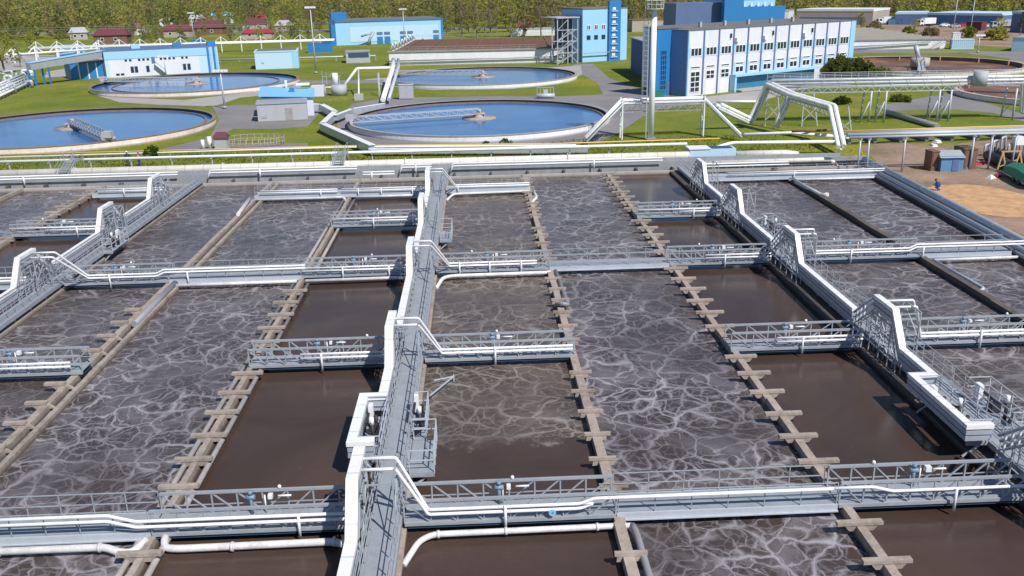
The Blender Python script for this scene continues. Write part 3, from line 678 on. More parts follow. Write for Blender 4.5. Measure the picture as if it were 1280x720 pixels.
m = MB(); m.tube([(2.35, 28.72, .9), (2.35, 28.6, .9)], .14, 12); m.tube([(2.35, 28.9, .9), (2.35, 28.6, .9)], .03, 6); tag(m.build('hand_wheel', M['roofblue']), 'small bright blue hand wheel on the near bridge right of the central walkway', 'valve')
# ---- pump / valve platforms
def platform(x0, x1, y0, y1, label, arms=True, zz=.9, kit=True, rail_sides='xy'):
    t = thing('service_platform', label, 'platform', ((x0+x1)/2, (y0+y1)/2, 0))
    m = MB(); m.box(x0, x1, y0, y1, zz-.06, zz-.01); m.box(x0, x1, y0-.03, y0+.04, zz-.2, zz-.062); m.box(x0, x1, y1-.04, y1+.03, zz-.2, zz-.062)
    m.build('deck', M['deck'], t)
    m = MB()
    for z in (1.0, .55): 
        m.beam((x1, y0, zz+z), (x1, y1, zz+z), .04); m.beam((x0, y0, zz+z), (x1, y0, zz+z), .04); m.beam((x0, y1, zz+z), (x1, y1, zz+z), .04); 
    n = 4
    for k in range(n+1): m.beam((x1, y0+(y1-y0)*k/n, zz-.05), (x1, y0+(y1-y0)*k/n, zz+1), .04)
    m.beam((x0+.05, y0, zz), (x0+.05, y0, zz+1), .04)
    m.build('handrail', M['steelw'], t)
    m = MB(); m.beam((x0, y0+.15, .1), (x1-.1, y0+.15, zz-.12), .07); m.beam((x0, y1-.15, .1), (x1-.1, y1-.15, zz-.12), .07); m.build('strut', M['steelw'], t)
    if kit:
        m = MB(); yc = (y0+y1)/2; xm = (x0+x1)/2
        m.tube([(xm, yc-.5, zz), (xm, yc-.5, zz+.8)], .08, 10); m.tube([(xm, yc-.5, zz+.7), (xm-.3, yc-.2, zz+.7), (xm-.3, yc+.8, zz+.7)], .06, 8, .1)
        m.tube([(xm, yc+.8, zz), (xm, yc+.8, zz+.6)], .09, 8); m.box(xm-.25, xm+.2, yc+.1, yc+.4, zz, zz+.45); m.tube([(xm-.25, yc-1.2, zz+.2), (xm+.2, yc-.9, zz+.5)], .09, 8)
        m.build('pump', M['black'], t)
        m = MB(); m.tube([(xm, yc-.5, zz+.82), (xm, yc-.5, zz+1.15)], .09, 10); m.build('valve_head', M['white'], t); MB().box(xm-.35, xm-.15, yc+1.1, yc+1.5, zz, zz+.9).build('switch_box', M['white'], t)
    return t
platform(-5.35, -4.45, 33.25, 37.05, 'pump platform inside the duct jog left of the central walkway')
platform(-3.2, -2.15, 31.9, 34.6, 'wide railed platform with ladder right of the central walkway', kit=False)
platform(-3.2, -2.62, 34.7, 37.4, 'narrow railed platform with rusty valves right of the central walkway')
platform(20.2, 21.2, 32.7, 37.1, 'valve platform inside the duct zigzag of the right walkway')
platform(22.35, 23.4, 33.2, 36.8, 'railed valve platform right of the right walkway')
platform(-3.15, -2.2, 66.8, 69.6, 'small railed platform right of the central walkway beyond the middle bridge', kit=False)
platform(-28.75, -28.0, 66.5, 69.8, 'small platform with valve on the left walkway')
platform(22.35, 23.3, 64.8, 68.0, 'small railed platform right of the right walkway beyond the middle bridge')
# ladder arm over the water
for (a, b, c_, l) in (((-2.7, 39.9, .5), (-1.6, 42.4, .35), (-2.6, 42.0, .35), 'thin steel arm reaching over the foam right of the central walkway'), ((22.4, 68, .9), (24.0, 72.0, .6), (22.6, 71, .6), 'thin steel arm reaching over the foam right of the right walkway')):
    m = MB(); m.beam(a, b, .06); m.beam(c_, b, .05); m.beam((b[0], b[1], -.0), (b[0], b[1], b[2]+.1), .05); tag(m.build('davit', M['steelw']), l, 'arm')
m = MB(); p = (25.4, 31.6); m.tube([(p[0], p[1], .1), (p[0], p[1], 3.2)], .03, 8); m.tube([(p[0], p[1], .6), (p[0]-.35, p[1], .6), (p[0]-.5, p[1], .9)], .03, 8, .1)
m.beam((22.4, p[1], .5), (p[0], p[1], .5), .07)
tag(m.build('hoist_post', M['steel']), 'thin dark hoist post standing in the water at the right edge', 'post')
# ================================================================= OUTER RIGHT DUCT
def seg_x(y, off=0): return xo(y)+off
t = thing('air_duct', 'long grey insulated duct along the right edge of the basins', 'duct', (xo(50), 50, 0))
m = MB(); m.tube([(seg_x(YN), YN, .95), (seg_x(YF+.5), YF+.5, .95)], .32, 16)
m.build('upper_duct', M['steelw'], t)
m = MB(); m.tube([(seg_x(YN, -.62), YN, .62), (seg_x(YF-3, -.62), YF-3, .62)], .26, 14); m.build('lower_duct', M['insul'], t)
m = MB()
y = 8.3
while y < 93: m.tube([(seg_x(y), y-.05, .95), (seg_x(y), y+.05, .95)], .345, 14); m.box(seg_x(y)-.9, seg_x(y)+.3, y-.08, y+.08, .352, .45); y += 4.4
m.build('strap', M['steel'], t)
m = MB(); m.tube([(seg_x(YN, -1.15), YN, .52), (seg_x(YF-6, -1.15), YF-6, .52)], .15, 10); tag(m.build('pipe', M['pipegrey']), 'dark pipe along the foot of the right edge duct', 'pipe')
# ================================================================= FAR EDGE PIPEWORK
def post_row(xs, y, z0, z1, w_=.12): 
    m = MB()
    for x in xs: m.beam((x, y, z0), (x, y, z1), w_)
    return m
t = thing('channel_beam', 'grey concrete channel along the far end of the basins', 'channel', (0, 95, 0))
MB().box(-66, 42.5, 94.6, 94.9, 0, 1.15).build('channel_wall', M['concg'], t); MB().box(-66, 40, 96.3, 96.6, 0, 1.2).build('channel_wall', M['concg'], t)
MB().box(-66, 40, 94.91, 96.29, .7, .75).build('channel_cover', M['deck'], t)
m = MB()
for k in range(28): m.box(-65+k*3.9, -64.8+k*3.9, 93.76, 94.6, .2, .6)
m.build('cross_rib', M['concd'], t)
pipe([(-66, 98.4, 1.0), (23.6, 98.3, 1.0)], .5, 'bigpipe', 'very thick cream pipe along the far end of the basins', 0, 20, [((x, 98.4, 1.0), (1, 0, 0)) for x in (-44, -28, -8, 10)])
for k in range(20): tag(post_row([-60+4.2*k], 98.4, 0, .6, .3).build('pipe_support', M['concg']), 'low concrete block under the thick cream pipe', 'support', 'low concrete blocks under the thick cream pipe')
def far_pair(x0, x1, y, z, label, posts, jog0=None, r=.075):
    t = thing('air_pipe', label, 'pipe', ((x0+x1)/2, y, z), PG)
    MB().tube([(x0, y, z-.8) if jog0 else (x0, y, z), (x0+.35, y, z), (x1, y, z)], r, 10, .15).build('upper_pipe', M['white'], t)
    MB().tube([(x0, y-.25, z-1.0) if jog0 else (x0, y-.25, z-.22), (x0+.35, y-.25, z-.22), (x1, y-.25, z-.22)], r, 10, .15).build('lower_pipe', M['white'], t)
    for p in posts: MB().tube([(p, y-.3, z+.1), (p, y-.3, z-.9)], .09, 8).build('bracket', M['white'], t)
far_pair(-66, -31.6, 94.4, 1.5, 'white pipe pair on the far channel left of the left walkway', [-47.5])
far_pair(-28.6, -12.8, 94.4, 1.6, 'white pipe pair on the far channel between the left walkway and the divider', [-23], True)
far_pair(-12.2, -8.8, 93.6, 1.1, 'short low white pipe pair on the far channel left of the centre', [-11.2])
far_pair(-8.4, -4.9, 94.4, 1.6, 'short white pipe pair on the far channel beside the central walkway', [-6.6], True)
far_pair(-3.0, 19.8, 94.4, 1.6, 'long white pipe pair on the far channel right of the centre', [12.4], True)
far_pair(23, 33, 92.8, 1.1, 'white pipe pair on the far channel right of the right walkway', [])
pipe([(24, 94.2, .9), (37.2, 94.2, .95), (38.2, 94.2, .9), (38.6, 93.6, .2)], .28, 'bigpipe', 'cream pipe with a drooping end at the right of the far channel', .8, 16)
# rack pipes beyond the grass strip
t = thing('pipe_rack', 'low pipe rack with two white pipes crossing the photo behind the basins', 'pipe rack', (-10, 103.5, 0))
MB().tube([(-75, 103.7, 1.5), (24.5, 103.2, 1.5)], .17, 12).build('upper_pipe', M['white'], t)
MB().tube([(-75, 104.3, 1.35), (24.5, 103.8, 1.35)], .12, 10).build('lower_pipe', M['steelw'], t)
for k in range(22):
    x = -72+k*4.6; m = MB(); m.beam((x, 103.6, 0), (x, 103.6, 1.3), .12); m.beam((x, 103.1, 1.28), (x, 104.4, 1.28), .1); m.build('support', M['steelw'], t)
t = thing('pipe_rack', 'yellow gas pipe running behind the low pipe rack', 'pipe rack', (0, 110, 0))
MB().tube([(-75, 113.0, .75), W(430, 183.5, .6)+(.7,), W(700, 180.5, .6)+(.7,), W(900, 173, .8)+(.8,)], .09, 8).build('gas_pipe', M['yellow'], t)
MB().tube([(-75, 111.6, .6), W(430, 184.5, .5)+(.55,), W(720, 182, .5)+(.55,)], .12, 8).build('white_pipe', M['white'], t)
for k in range(24): MB().beam((-70+k*4, 111.6, 0), (-70+k*4, 111.6, .55), .1).build('support', M['concg'], t)
# stepped footbridge over the pipes, left and centre
for (x, lab) in ((-44.8, 'small grey steel crossing stair over the pipes on the left'), (-15.2, 'small grey steel crossing stair over the pipes left of the centre')):
    t = thing('crossing_stair', lab, 'stairs', (x, 100, 0))
    m = MB()
    for k in range(9): m.box(x-.5, x+.5, 96.8+k*.28, 97.0+k*.28, .9+.13*k, .94+.13*k)
    for k in range(8): m.box(x-.5, x+.5, 99.4+k*.28, 99.62+k*.28, 2.0-.0*k, 2.04)
    m.build('stair_treads', M['steel'], t)
    m = MB()
    for s in (-.55, .55):
        m.beam((x+s, 96.7, .9), (x+s, 99.3, 2.0), .06, .16); m.beam((x+s, 99.3, 2.0), (x+s, 101.6, 2.0), .06, .16)
        for h in (.5, 1.0): m.beam((x+s, 96.7, .9+h), (x+s, 99.3, 2.0+h), .04); m.beam((x+s, 99.3, 2.0+h), (x+s, 101.6, 2.0+h), .04)
        for yy in (99.3, 101.5): m.beam((x+s, yy, 0), (x+s, yy, 3.0), .05)
    m.build('handrail', M['steel'], t)
# right rack
t = thing('pipe_rack', 'tall pipe rack on slim posts above the dirt yard', 'pipe rack', (50, 91.5, 0))
pz = 3.75
ra = W(1062, 172, pz); rb = W(1300, 165.5, pz)
MB().tube([(ra[0], ra[1], pz), (rb[0], rb[1], pz)], .13, 10).build('upper_pipe', M['steelw'], t)
MB().tube([(ra[0], ra[1]+.7, pz+.15), (rb[0], rb[1]+.7, pz+.15)], .2, 12).build('lower_pipe', M['steelw'], t)
for px in (1076, 1087, 1132, 1218, 1241, 1271):
    f = (px-1062)/(1300-1062); x, y = ra[0]+(rb[0]-ra[0])*f, ra[1]+(rb[1]-ra[1])*f
    MB().tube([(x, y, 0), (x, y, pz-.1)], .1, 8).beam((x, y-.4, pz-.16), (x, y+1.1, pz-.16), .1).build('post', M['steelw'], t)
t = thing('pipe_rack', 'pipe bundle with a yellow line behind the tall posts on the right', 'pipe rack', (50, 105, 0))
for k, (mt, y0, r, z) in enumerate((('yellow', 0, .09, 1.9), ('steelw', -1.2, .22, 1.5), ('pipegrey', -2.0, .2, 1.4), ('white', -3.0, .12, 1.1))):
    a = W(1050, 164+0*k, z); b = W(1300, 156.5, z); yy = y0
    MB().tube([(a[0], a[1]+yy, z), (b[0], b[1]+yy, z)], r, 10).build('pipe', M[mt], t)
for k in range(9):
    f = k/8; x = a[0]+(b[0]-a[0])*f; y = a[1]+(b[1]-a[1])*f; MB().box(x-.2, x+.2, y-3.2, y+.2, 0, 1.0).build('support', M['concg'], t)
# ================================================================= CIRCULAR TANKS
def ring(m, cx, cy, r0, r1, z0, z1, n=128):
    m.lathe(cx, cy, [(r0, z0), (r1, z0), (r1, z1), (r0, z1), (r0, z0)], n, smooth=False)
def clarifier(cx, cy, r, label, wallm, rimm, ang, style=0, inner=1.6, waterm='tankwater', wz=.45, h=.9):
    t = thing('clarifier', label, 'tank', (cx, cy, 0), 'round settling tanks')
    m = MB(); ring(m, cx, cy, r-.28, r, 0, h-.06); m.build('wall', M[wallm], t)
    m = MB(); ring(m, cx, cy, r-.5, r+.08, h-.055, h+.03); m.build('rim', M[rimm], t)
    m = MB(); m.lathe(cx, cy, [(r-.285, .001+.0), (r-.285, h-.06)], 128); m.build('inner_lining', M['concd'], t)
    m = MB(); m.poly([(cx+(r-.29)*math.cos(2*math.pi*k/128), cy+(r-.29)*math.sin(2*math.pi*k/128)) for k in range(128)], wz); m.build('water', M[waterm], t)
    if inner:
        m = MB(); ring(m, cx, cy, r-inner-.22, r-inner, wz-.2, wz+.16); m.build('weir', M['rim'], t)
    m = MB(); m.lathe(cx, cy, [(2.6, wz-.1), (2.6, wz+.14), (0.0, wz+.2)], 32); m.build('centre_well', M['conc'], t)
    # rotating scraper bridge
    d = Vector((math.cos(ang), math.sin(ang), 0)); nrm = Vector((-d.y, d.x, 0)); c0 = Vector((cx, cy, 0))
    m = MB()
    for s in (-.55, .55):
        for z in (h+.25, h+1.0): m.beam(c0+nrm*s+Vector((0, 0, z)), c0+d*(r-.1)+nrm*s+Vector((0, 0, z)), .09)
        k = 0
        while k*1.6 < r-1.6:
            a = c0+nrm*s+d*(k*1.6); m.beam(a+Vector((0, 0, h+.25)), a+Vector((0, 0, h+1.0)), .06); m.beam(a+Vector((0, 0, h+.25)), a+d*1.6+Vector((0, 0, h+1.0)), .05); k += 1
    m.build('scraper_bridge', M['steelw'], t)
    m = MB(); m.beam(c0+Vector((0, 0, h+.3)), c0+d*(r-.1)+Vector((0, 0, h+.3)), 1.0, .06); m.build('bridge_deck', M['deck'], t)
    m = MB(); m.tube([c0+Vector((0, 0, .2)), c0+Vector((0, 0, h+.2))], .9, 16); m.tube([c0+Vector((0, 0, h+.2)), c0+Vector((0, 0, h+.9))], .3, 12); m.box(cx-.9, cx+.9, cy-.9, cy+.9, h+.2, h+.32); m.build('centre_column', M['concl'], t)
    m = MB(); e = c0+d*(r-.2); m.tube([e+nrm*.9+Vector((0, 0, h+.3)), e-nrm*.9+Vector((0, 0, h+.3))], .26, 12); m.box(e.x-.6, e.x+.6, e.y-.6, e.y+.6, h+.5, h+1.3); m.build('drive_carriage', M['greyp'], t)
    return t
clarifier(.45, 136.4, 19.7, 'blue water round tank nearest the basins in the centre', 'tankwallw', 'rimg', R(197), inner=.9)
clarifier(1.8, 200.4, 20.6, 'round tank in the centre second from the basins', 'tankwallw', 'rimg', R(168), inner=.9)
clarifier(-60.5, 137.2, 20.5, 'large round tank at the left edge with a scraper pointing at the camera', 'tankwall', 'rim', R(-55), inner=1.4)
clarifier(-60.4, 201, 21.6, 'round tank in front of the blue and white building', 'tankwall', 'rim', R(172), inner=4.2)
def drytank(cx, cy, r, label, ang):
    t = thing('clarifier', label, 'tank', (cx, cy, 0), 'round settling tanks')
    m = MB(); ring(m, cx, cy, r-.4, r, 0, .85); m.build('wall', M['tankwall'], t)
    m = MB(); ring(m, cx, cy, r-.7, r+.1, .852, .95); m.build('rim', M['concl'], t)
    m = MB(); m.lathe(cx, cy, [(r-.41, .85), (r-.5, .03)], 96); m.build('inner_lining', M['sludge'], t)
    m = MB(); m.poly([(cx+(r-.45)*math.cos(2*math.pi*k/96), cy+(r-.45)*math.sin(2*math.pi*k/96)) for k in range(96)], .03); m.build('tank_floor', M['sludge'], t)
    m = MB(); m.tube([(cx, cy, 0), (cx, cy, 2.2)], 2.0, 24); m.build('centre_column', M['concl'], t)
    d = Vector((math.cos(ang), math.sin(ang), 0)); n_ = Vector((-d.y, d.x, 0)); c0 = Vector((cx, cy, 0)); m = MB()
    for s in (-.7, .7):
        for z in (1.3, 2.3): m.beam(c0+n_*s+Vector((0, 0, z)), c0+d*(r+.5)+n_*s+Vector((0, 0, z)), .12)
        for k in range(int(r/1.8)): a = c0+n_*s+d*(k*1.8); m.beam(a+Vector((0, 0, 1.3)), a+Vector((0, 0, 2.3)), .08); m.beam(a+Vector((0, 0, 1.3)), a+d*1.8+Vector((0, 0, 2.3)), .07)
    m.beam(c0+Vector((0, 0, 1.35)), c0+d*(r+.4)+Vector((0, 0, 1.35)), 1.2, .06)
    m.tube([c0+Vector((-.5, 0, 2.2)), c0+Vector((-1.2, .5, 4.8))], .5, 10)
    m.build('scraper_bridge', M['steelw'], t)
    m = MB()
    for k in range(14):
        a = 2*math.pi*k/14; m.box(cx+(r-1.1)*math.cos(a)-.12, cx+(r-1.1)*math.cos(a)+.12, cy+(r-1.1)*math.sin(a)-.12, cy+(r-1.1)*math.sin(a)+.12, 0, 1.0)
    m.build('scum_baffle_post', M['wood'], t)
    return t
drytank(100, 202, 21.5, 'empty brown round tank right of the lavender building', R(-115))
drytank(102, 148, 20, 'empty brown round tank at the right edge of the photo', R(150))
# ================================================================= MAST
t = thing('light_mast', 'tall white lighting mast with a caged ladder', 'mast', (23.2, 118.5, 0))
MB().tube([(23.2, 118.5, 0), (23.2, 118.5, 15.2)], .55, 20, rs=[.4, .34]).build('pole', M['mastw'], t)
m = MB(); m.box(22.6, 23.8, 117.9, 119.1, 0, .25); m.build('base_plate', M['concg'], t)
m = MB()
for s in (-.22, .22): m.beam((22.55, 118.5+s, 0), (22.55, 118.5+s, 15.5), .05)
for k in range(44): m.beam((22.55, 118.28, .5+k*.34), (22.55, 118.72, .5+k*.34), .035)
m.build('ladder', M['steelw'], t)
m = MB()
for k in range(22):
    z = 3+k*.58
    pts = [(22.55+.42*math.cos(a)-.3, 118.5+.36*math.sin(a), z) for a in [math.pi*.5+math.pi*i/6 for i in range(7)]]
    m.tube([(22.55, 118.86, z)]+pts+[(22.55, 118.14, z)], .02, 5)
for s in (-.3, 0, .3): m.beam((21.86+abs(s)*.4, 118.5+s, 3), (21.86+abs(s)*.4, 118.5+s, 15.3), .03)
m.build('ladder_cage', M['steel'], t)
m = MB(); m.lathe(23.2, 118.5, [(.2, 15.2), (1.15, 15.2), (1.15, 15.27), (.2, 15.27)], 20)
for z in (15.75, 16.2):
    m.tube([(23.2+1.15*math.cos(a), 118.5+1.15*math.sin(a), z) for a in [2*math.pi*i/16 for i in range(17)]], .03, 6)
for i in range(12): a = 2*math.pi*i/12; m.beam((23.2+1.15*math.cos(a), 118.5+1.15*math.sin(a), 15.2), (23.2+1.15*math.cos(a), 118.5+1.15*math.sin(a), 16.2), .04)
m.build('top_platform', M['steelw'], t)
for i in range(7):
    a = 2*math.pi*i/7; x, y = 23.2+.95*math.cos(a), 118.5+.95*math.sin(a)
    MB().box(x-.25, x+.25, y-.2, y+.2, 16.2, 16.62).build('floodlight', M['white'], t)
mast_root = t
mast_root.location = (22.62, 115.5, 0); mast_root.scale = (1, 1, 1.07)
# ================================================================= PIPE OVERPASS (trapezoid) and big inclined ducts
def lattice(m, a, b, h=.6, step=.8, w_=.05):
    a, b = Vector(a), Vector(b); n = max(2, int((b-a).length/step)); dz = Vector((0, 0, h))
    m.beam(a, b, w_*1.3); m.beam(a-dz, b-dz, w_*1.3)
    for i in range(n):
        p = a.lerp(b, i/n); q = a.lerp(b, (i+1)/n)
        if i % 2: m.beam(p, q-dz, w_)
        else: m.beam(p-dz, q, w_)
t = thing('pipe_overpass', 'white pipe arch on two posts crossing in front of the mast', 'pipe rack', (24, 116.8, 0))
for k, yy in enumerate((0, .9)):
    pts = [W(732, 173.5, .9)+(.9,), (18.99, 116.6, 5.0), (29.9, 117.4, 4.95), W(926, 168, .9)+(.9,)]
    MB().tube([(p[0], p[1]+yy, p[2]-.0) for p in pts], .17, 12, .3).build('pipe', M['white'], t)
    MB().tube([(p[0]+.1, p[1]+yy-.3, p[2]-.38) for p in pts], .12, 10, .3).build('pipe', M['steelw'], t)
m = MB()
for yy in (-.35, 1.25): lattice(m, (19.0, 116.6+yy, 4.35), (29.9, 117.4+yy, 4.35), .85, .7)
m.build('lattice', M['steel'], t)
for x, y in ((18.99, 116.6), (29.9, 117.4)):
    m = MB()
    for yy in (-.35, 1.25): m.beam((x, y+yy, 0), (x, y+yy, 5.3), .16)
    m.beam((x, y-.35, 4.3), (x, y+1.25, 4.3), .1); m.beam((x, y-.35, .3), (x, y+1.25, 4), .06); m.build('post', M['white'], t)
m = MB()
for k in range(9): m.beam((30.05, 117.0, .5+k*.5), (30.55, 117.0, .5+k*.5), .05)
m.build('rungs', M['steel'], t)
# big duct group
zt = 5.9
def P3(px, py, z): a = W(px, py, z); return (a[0], a[1], z)
t = thing('pipe_bridge', 'large white ducts folding up and over on lattice legs before the lavender building', 'pipe rack', (44, 122, 0))
def fold(pts, off, r, nm='duct', mt='whiteduct'):
    MB().tube([(p[0]+off[0], p[1]+off[1], p[2]+off[2]) for p in pts], r, 14, .35).build(nm, M[mt], t)
A = [P3(894, 131, 3.6), P3(936, 151, 1.0), P3(958, 105, 6.0), P3(986, 118, 5.2), P3(1037, 133, 4.4), P3(1048, 184, 1.0)]
fold(A, (0, 0, 0), .27); fold(A, (.75, .2, .05), .27); fold(A, (.36, .1, -.5), .2, mt='steelw')
Bp = [P3(985, 119, 5.0), P3(966, 160, .8)]
fold(Bp, (0, 0, 0), .22); fold(Bp, (.6, 0, 0), .22)
m = MB()
lattice(m, P3(958, 107, 5.5), P3(1034, 136, 3.8), .8, .8, .06); q = Vector((0, 1.2, 0)); lattice(m, Vector(P3(958, 107, 5.5))+q, Vector(P3(1034, 136, 3.8))+q, .8, .8, .06)
m.build('lattice', M['steel'], t)
for (px, py, h) in ((956, 158, 5.4), (1002, 158, 4.6), (1044, 172, 3.9)):
    x, y = W(px, py); m = MB()
    for s in (0, 2.2): m.beam((x+s, y, 0), (x+s*.6, y, h), .13)
    m.beam((x, y, h*.15), (x+1.9, y, h*.55), .08); m.beam((x+2.2, y, h*.15), (x, y, h*.6), .08); m.build('leg_frame', M['steelw'], t)
# long horizontal pipe bridge
t = thing('pipe_bridge', 'long horizontal white pipe bridge on tall splayed legs at the right', 'pipe rack', (60, 125, 0))
xa, xb = 41.6, 77.2; yy = 125.6
def ly(x): return 126.4-(x-41)*.06
for k, (dy, z, r, mt) in enumerate(((0, 5.55, .2, 'white'), (.55, 5.6, .2, 'white'), (1.1, 5.65, .2, 'white'), (-.25, 5.1, .13, 'steelw'), (.3, 6.0, .16, 'white'), (1.6, 5.6, .25, 'white'))):
    pts = [(xa, ly(xa)+dy, z), (xb-dy*.2, ly(xb)+dy, z)]
    if k in (0, 1, 2): pts += [(xb+.4, ly(xb)+dy, .8), (xb+6, ly(xb)+dy, .6)]
    MB().tube(pts, r, 12, .4).build('pipe', M[mt], t)
m = MB()
for dy in (-.5, 1.9): lattice(m, (xa+4, ly(xa+4)+dy, 5.0), (xb-9, ly(xb-9)+dy, 5.0), .7, .75, .07)
m.build('lattice', M['steelw'], t)
m = MB()
for z in (6.35, 6.8): m.beam((xa, ly(xa)+1.9, z), (xb, ly(xb)+1.9, z), .06); m.beam((xa, ly(xa)-.5, z), (xb, ly(xb)-.5, z), .05)
for k in range(16):
    x = xa+(xb-xa)*k/15
    for dy in (-.5, 1.9): m.beam((x, ly(x)+dy, 5.3), (x, ly(x)+dy, 6.8), .05)
m.build('handrail', M['steelw'], t)
for x, two in ((55.5, 1), (57.6, 1), (65.0, 1), (66.6, 1), (75.6, 0)):
    m = MB(); y = ly(x)
    m.tube([(x, y-.5, 0), (x, y-.5, 4.4)], .14, 8); m.tube([(x+.0, y+2.4, 0), (x, y+1.9, 4.4)], .12, 8)
    if two: m.tube([(x-1.3, y-.4, 0), (x, y-.45, 3.2)], .1, 8)
    m.beam((x, y-.5, 3.0), (x, y+2.2, .6), .07); m.build('leg_frame', M['steelw'], t)
m = MB(); m.tube([(70.2, ly(70)-.7, 4.9), (70.2, ly(70)-.7, 6.9)], .95, 14); tag(m.build('valve_drum', M['greyp']), 'grey drum standing on the long pipe bridge', 'drum')
pipe([P3(1108, 140, .4), P3(1172, 158, .4)], .4, 'pipegrey', 'thick dark pipe lying in the grass under the long pipe bridge', 0, 12)
pipe([P3(896, 127, 1.2), P3(950, 127, 1.2)], .2, 'white', 'short white pipe on the lawn left of the big folding ducts', 0, 10)
pipe([P3(990, 164, 1.6), P3(1048, 162.5, 1.6)], .16, 'rust', 'rusty brown pipe behind the corner of the basins', 0, 10)
pipe([P3(930, 168, 1.2), P3(990, 166, 1.2), P3(1062, 172, 1.0)], .2, 'white', 'white pipe running right from the foot of the pipe arch', 0, 10)
pipe([P3(870, 192, 1.0), P3(915, 178.5, 1.4), P3(1046, 177, 1.4)], .2, 'white', 'white pipe above the pale grey box at the end of the thick pipe', .6, 10)
# ================================================================= BUILDINGS
class Frame:
    """local frame: u along the front (to the right), v backwards, z up"""
    def __init__(s, p0, p1):
        s.p = Vector((p0[0], p0[1], 0)); d = Vector((p1[0]-p0[0], p1[1]-p0[1], 0)); s.len = d.length; s.u = d.normalized(); s.v = Vector((-s.u.y, s.u.x, 0))
    def at(s, u, v, z): return s.p+s.u*u+s.v*v+Vector((0, 0, z))
    def box(s, m, u0, u1, v0, v1, z0, z1):
        vs = [s.at(u0, v0, z0), s.at(u1, v0, z0), s.at(u1, v1, z0), s.at(u0, v1, z0), s.at(u0, v0, z1), s.at(u1, v0, z1), s.at(u1, v1, z1), s.at(u0, v1, z1)]
        m.add(vs, [(0, 3, 2, 1), (4, 5, 6, 7), (0, 1, 5, 4), (1, 2, 6, 5), (2, 3, 7, 6), (3, 0, 4, 7)]); return m
def bld(p0, p1, depth, h, label, wall, roof='roofgrey', name='building', cat='building', parapet=.3, z0=0):
    f = Frame(p0, p1); t = thing(name, label, cat, (f.p.x, f.p.y, 0))
    m = MB(); f.box(m, 0, f.len, 0, depth, z0, h); m.build('wall', M[wall], t)
    m = MB(); f.box(m, -.12, f.len+.12, -.12, depth+.12, h+.002, h+parapet); m.build('roof_edge', M[roof], t)
    return t, f
def fpart(t, f, name, mat, *boxes):
    for b in boxes: m = MB(); f.box(m, *b); o = m.build(name, M[mat], t)
    return o
def window(t, f, u0, u1, z0, z1, n=3, fr='white', v=-.0, rows=1, glass='glass'):
    w_ = MB(); fw = .14
    f.box(w_, u0, u1, v-.07, v-.01, z0, z0+fw); f.box(w_, u0, u1, v-.07, v-.01, z1-fw, z1)
    for k in range(n+1):
        u = u0+(u1-u0-fw)*k/n; f.box(w_, u, u+fw, v-.072, v-.012, z0+fw, z1-fw)
    for k in range(1, rows):
        z = z0+(z1-z0)*k/rows; f.box(w_, u0+fw, u1-fw, v-.066, v-.014, z-fw/2, z+fw/2)
    o = w_.build('window', M[fr], t)
    g = MB(); f.box(g, u0+.03, u1-.03, v-.05, v-.005, z0+.03, z1-.03); g.build('pane', M[glass], o)
    return o
# --- main lavender building
H = 11.3
pA, pB = W(857, 121), W(1063, 97)
t, f = bld(pA, pB, 5.8, H, 'two storey lavender and blue building with rows of white windows', 'lav', 'roofgrey', 'office_building', parapet=.12)
L_ = f.len; fpart(t, f, 'rear_wing', 'lav', (5, L_, 5.81, 17, 0, H-.01)); fpart(t, f, 'roof', 'roofgrey', (4.9, L_+.1, 5.93, 17.1, H, H+.11)); nb = 12; bw = (L_-1.6)/nb
for i in range(nb+1):
    fpart(t, f, 'pilaster', 'lblue' if i in (0, nb) else 'dblue', (i*bw-.14+.15, i*bw+.14+.15, -.16, -.003, 0.05, H-.05))
fpart(t, f, 'corner_strip', 'lblue', (L_-1.3, L_-.02, -.1, -.004, 0, H-.05))
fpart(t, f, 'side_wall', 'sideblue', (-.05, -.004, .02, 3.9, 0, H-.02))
for i in range(nb):
    u = i*bw+.15
    fpart(t, f, 'spandrel', 'lblue', (u+.16, u+.5, -.05, -.004, 6.6, 8.5), (u+bw-.5, u+bw-.16, -.05, -.004, 6.6, 8.5))
    window(t, f, u+.6, u+bw-.45, 6.85, 8.35, 3)
    if i >= 3: 
        window(t, f, u+.8, u+bw-.75, 3.35, 4.55, 2); window(t, f, u+.8, u+bw-.75, 4.75, 5.25, 1)
        fpart(t, f, 'spandrel', 'lblue', (u+.45, u+.78, -.05, -.004, 3.25, 5.3), (u+bw-.73, u+bw-.45, -.05, -.004, 3.25, 5.3))
window(t, f, .9, bw-.5, .6, 4.3, 2, rows=4); window(t, f, .9, bw-.5, 4.7, 5.2, 1)
window(t, f, bw+1.0, 2*bw-.6, 2.7, 4.3, 2, rows=2); window(t, f, bw+1.0, 2*bw-.6, 4.7, 5.2, 1); fpart(t, f, 'door', 'white', (bw+1.0, 2*bw-.6, -.06, -.004, 0, 2.6))
window(t, f, 2*bw+1.0, 3*bw-.6, 2.7, 4.3, 2, rows=2); window(t, f, 2*bw+1.0, 3*bw-.6, 4.7, 5.2, 1); fpart(t, f, 'door', 'white', (2*bw+1.0, 3*bw-.6, -.06, -.004, 0, 2.6))
fpart(t, f, 'canopy', 'lblue', (3*bw-.4, 9.3*bw, -1.5, -.17, 2.75, 3.15))
fpart(t, f, 'recess_wall', 'teal', (3*bw+.3, 9.2*bw, -.3, -.165, .1, 2.7))
fpart(t, f, 'entrance_side', 'lblue', (3*bw-.4, 3*bw+.1, -1.4, -.17, 0, 2.74))
fpart(t, f, 'ramp', 'concl', (3*bw+.2, 9*bw, -2.6, -.31, 0, .4))
for i in (3, 5, 8): fpart(t, f, 'air_conditioner', 'white', (i*bw+.5, i*bw+1.3, -.5, -.02, 8.9, 9.6))
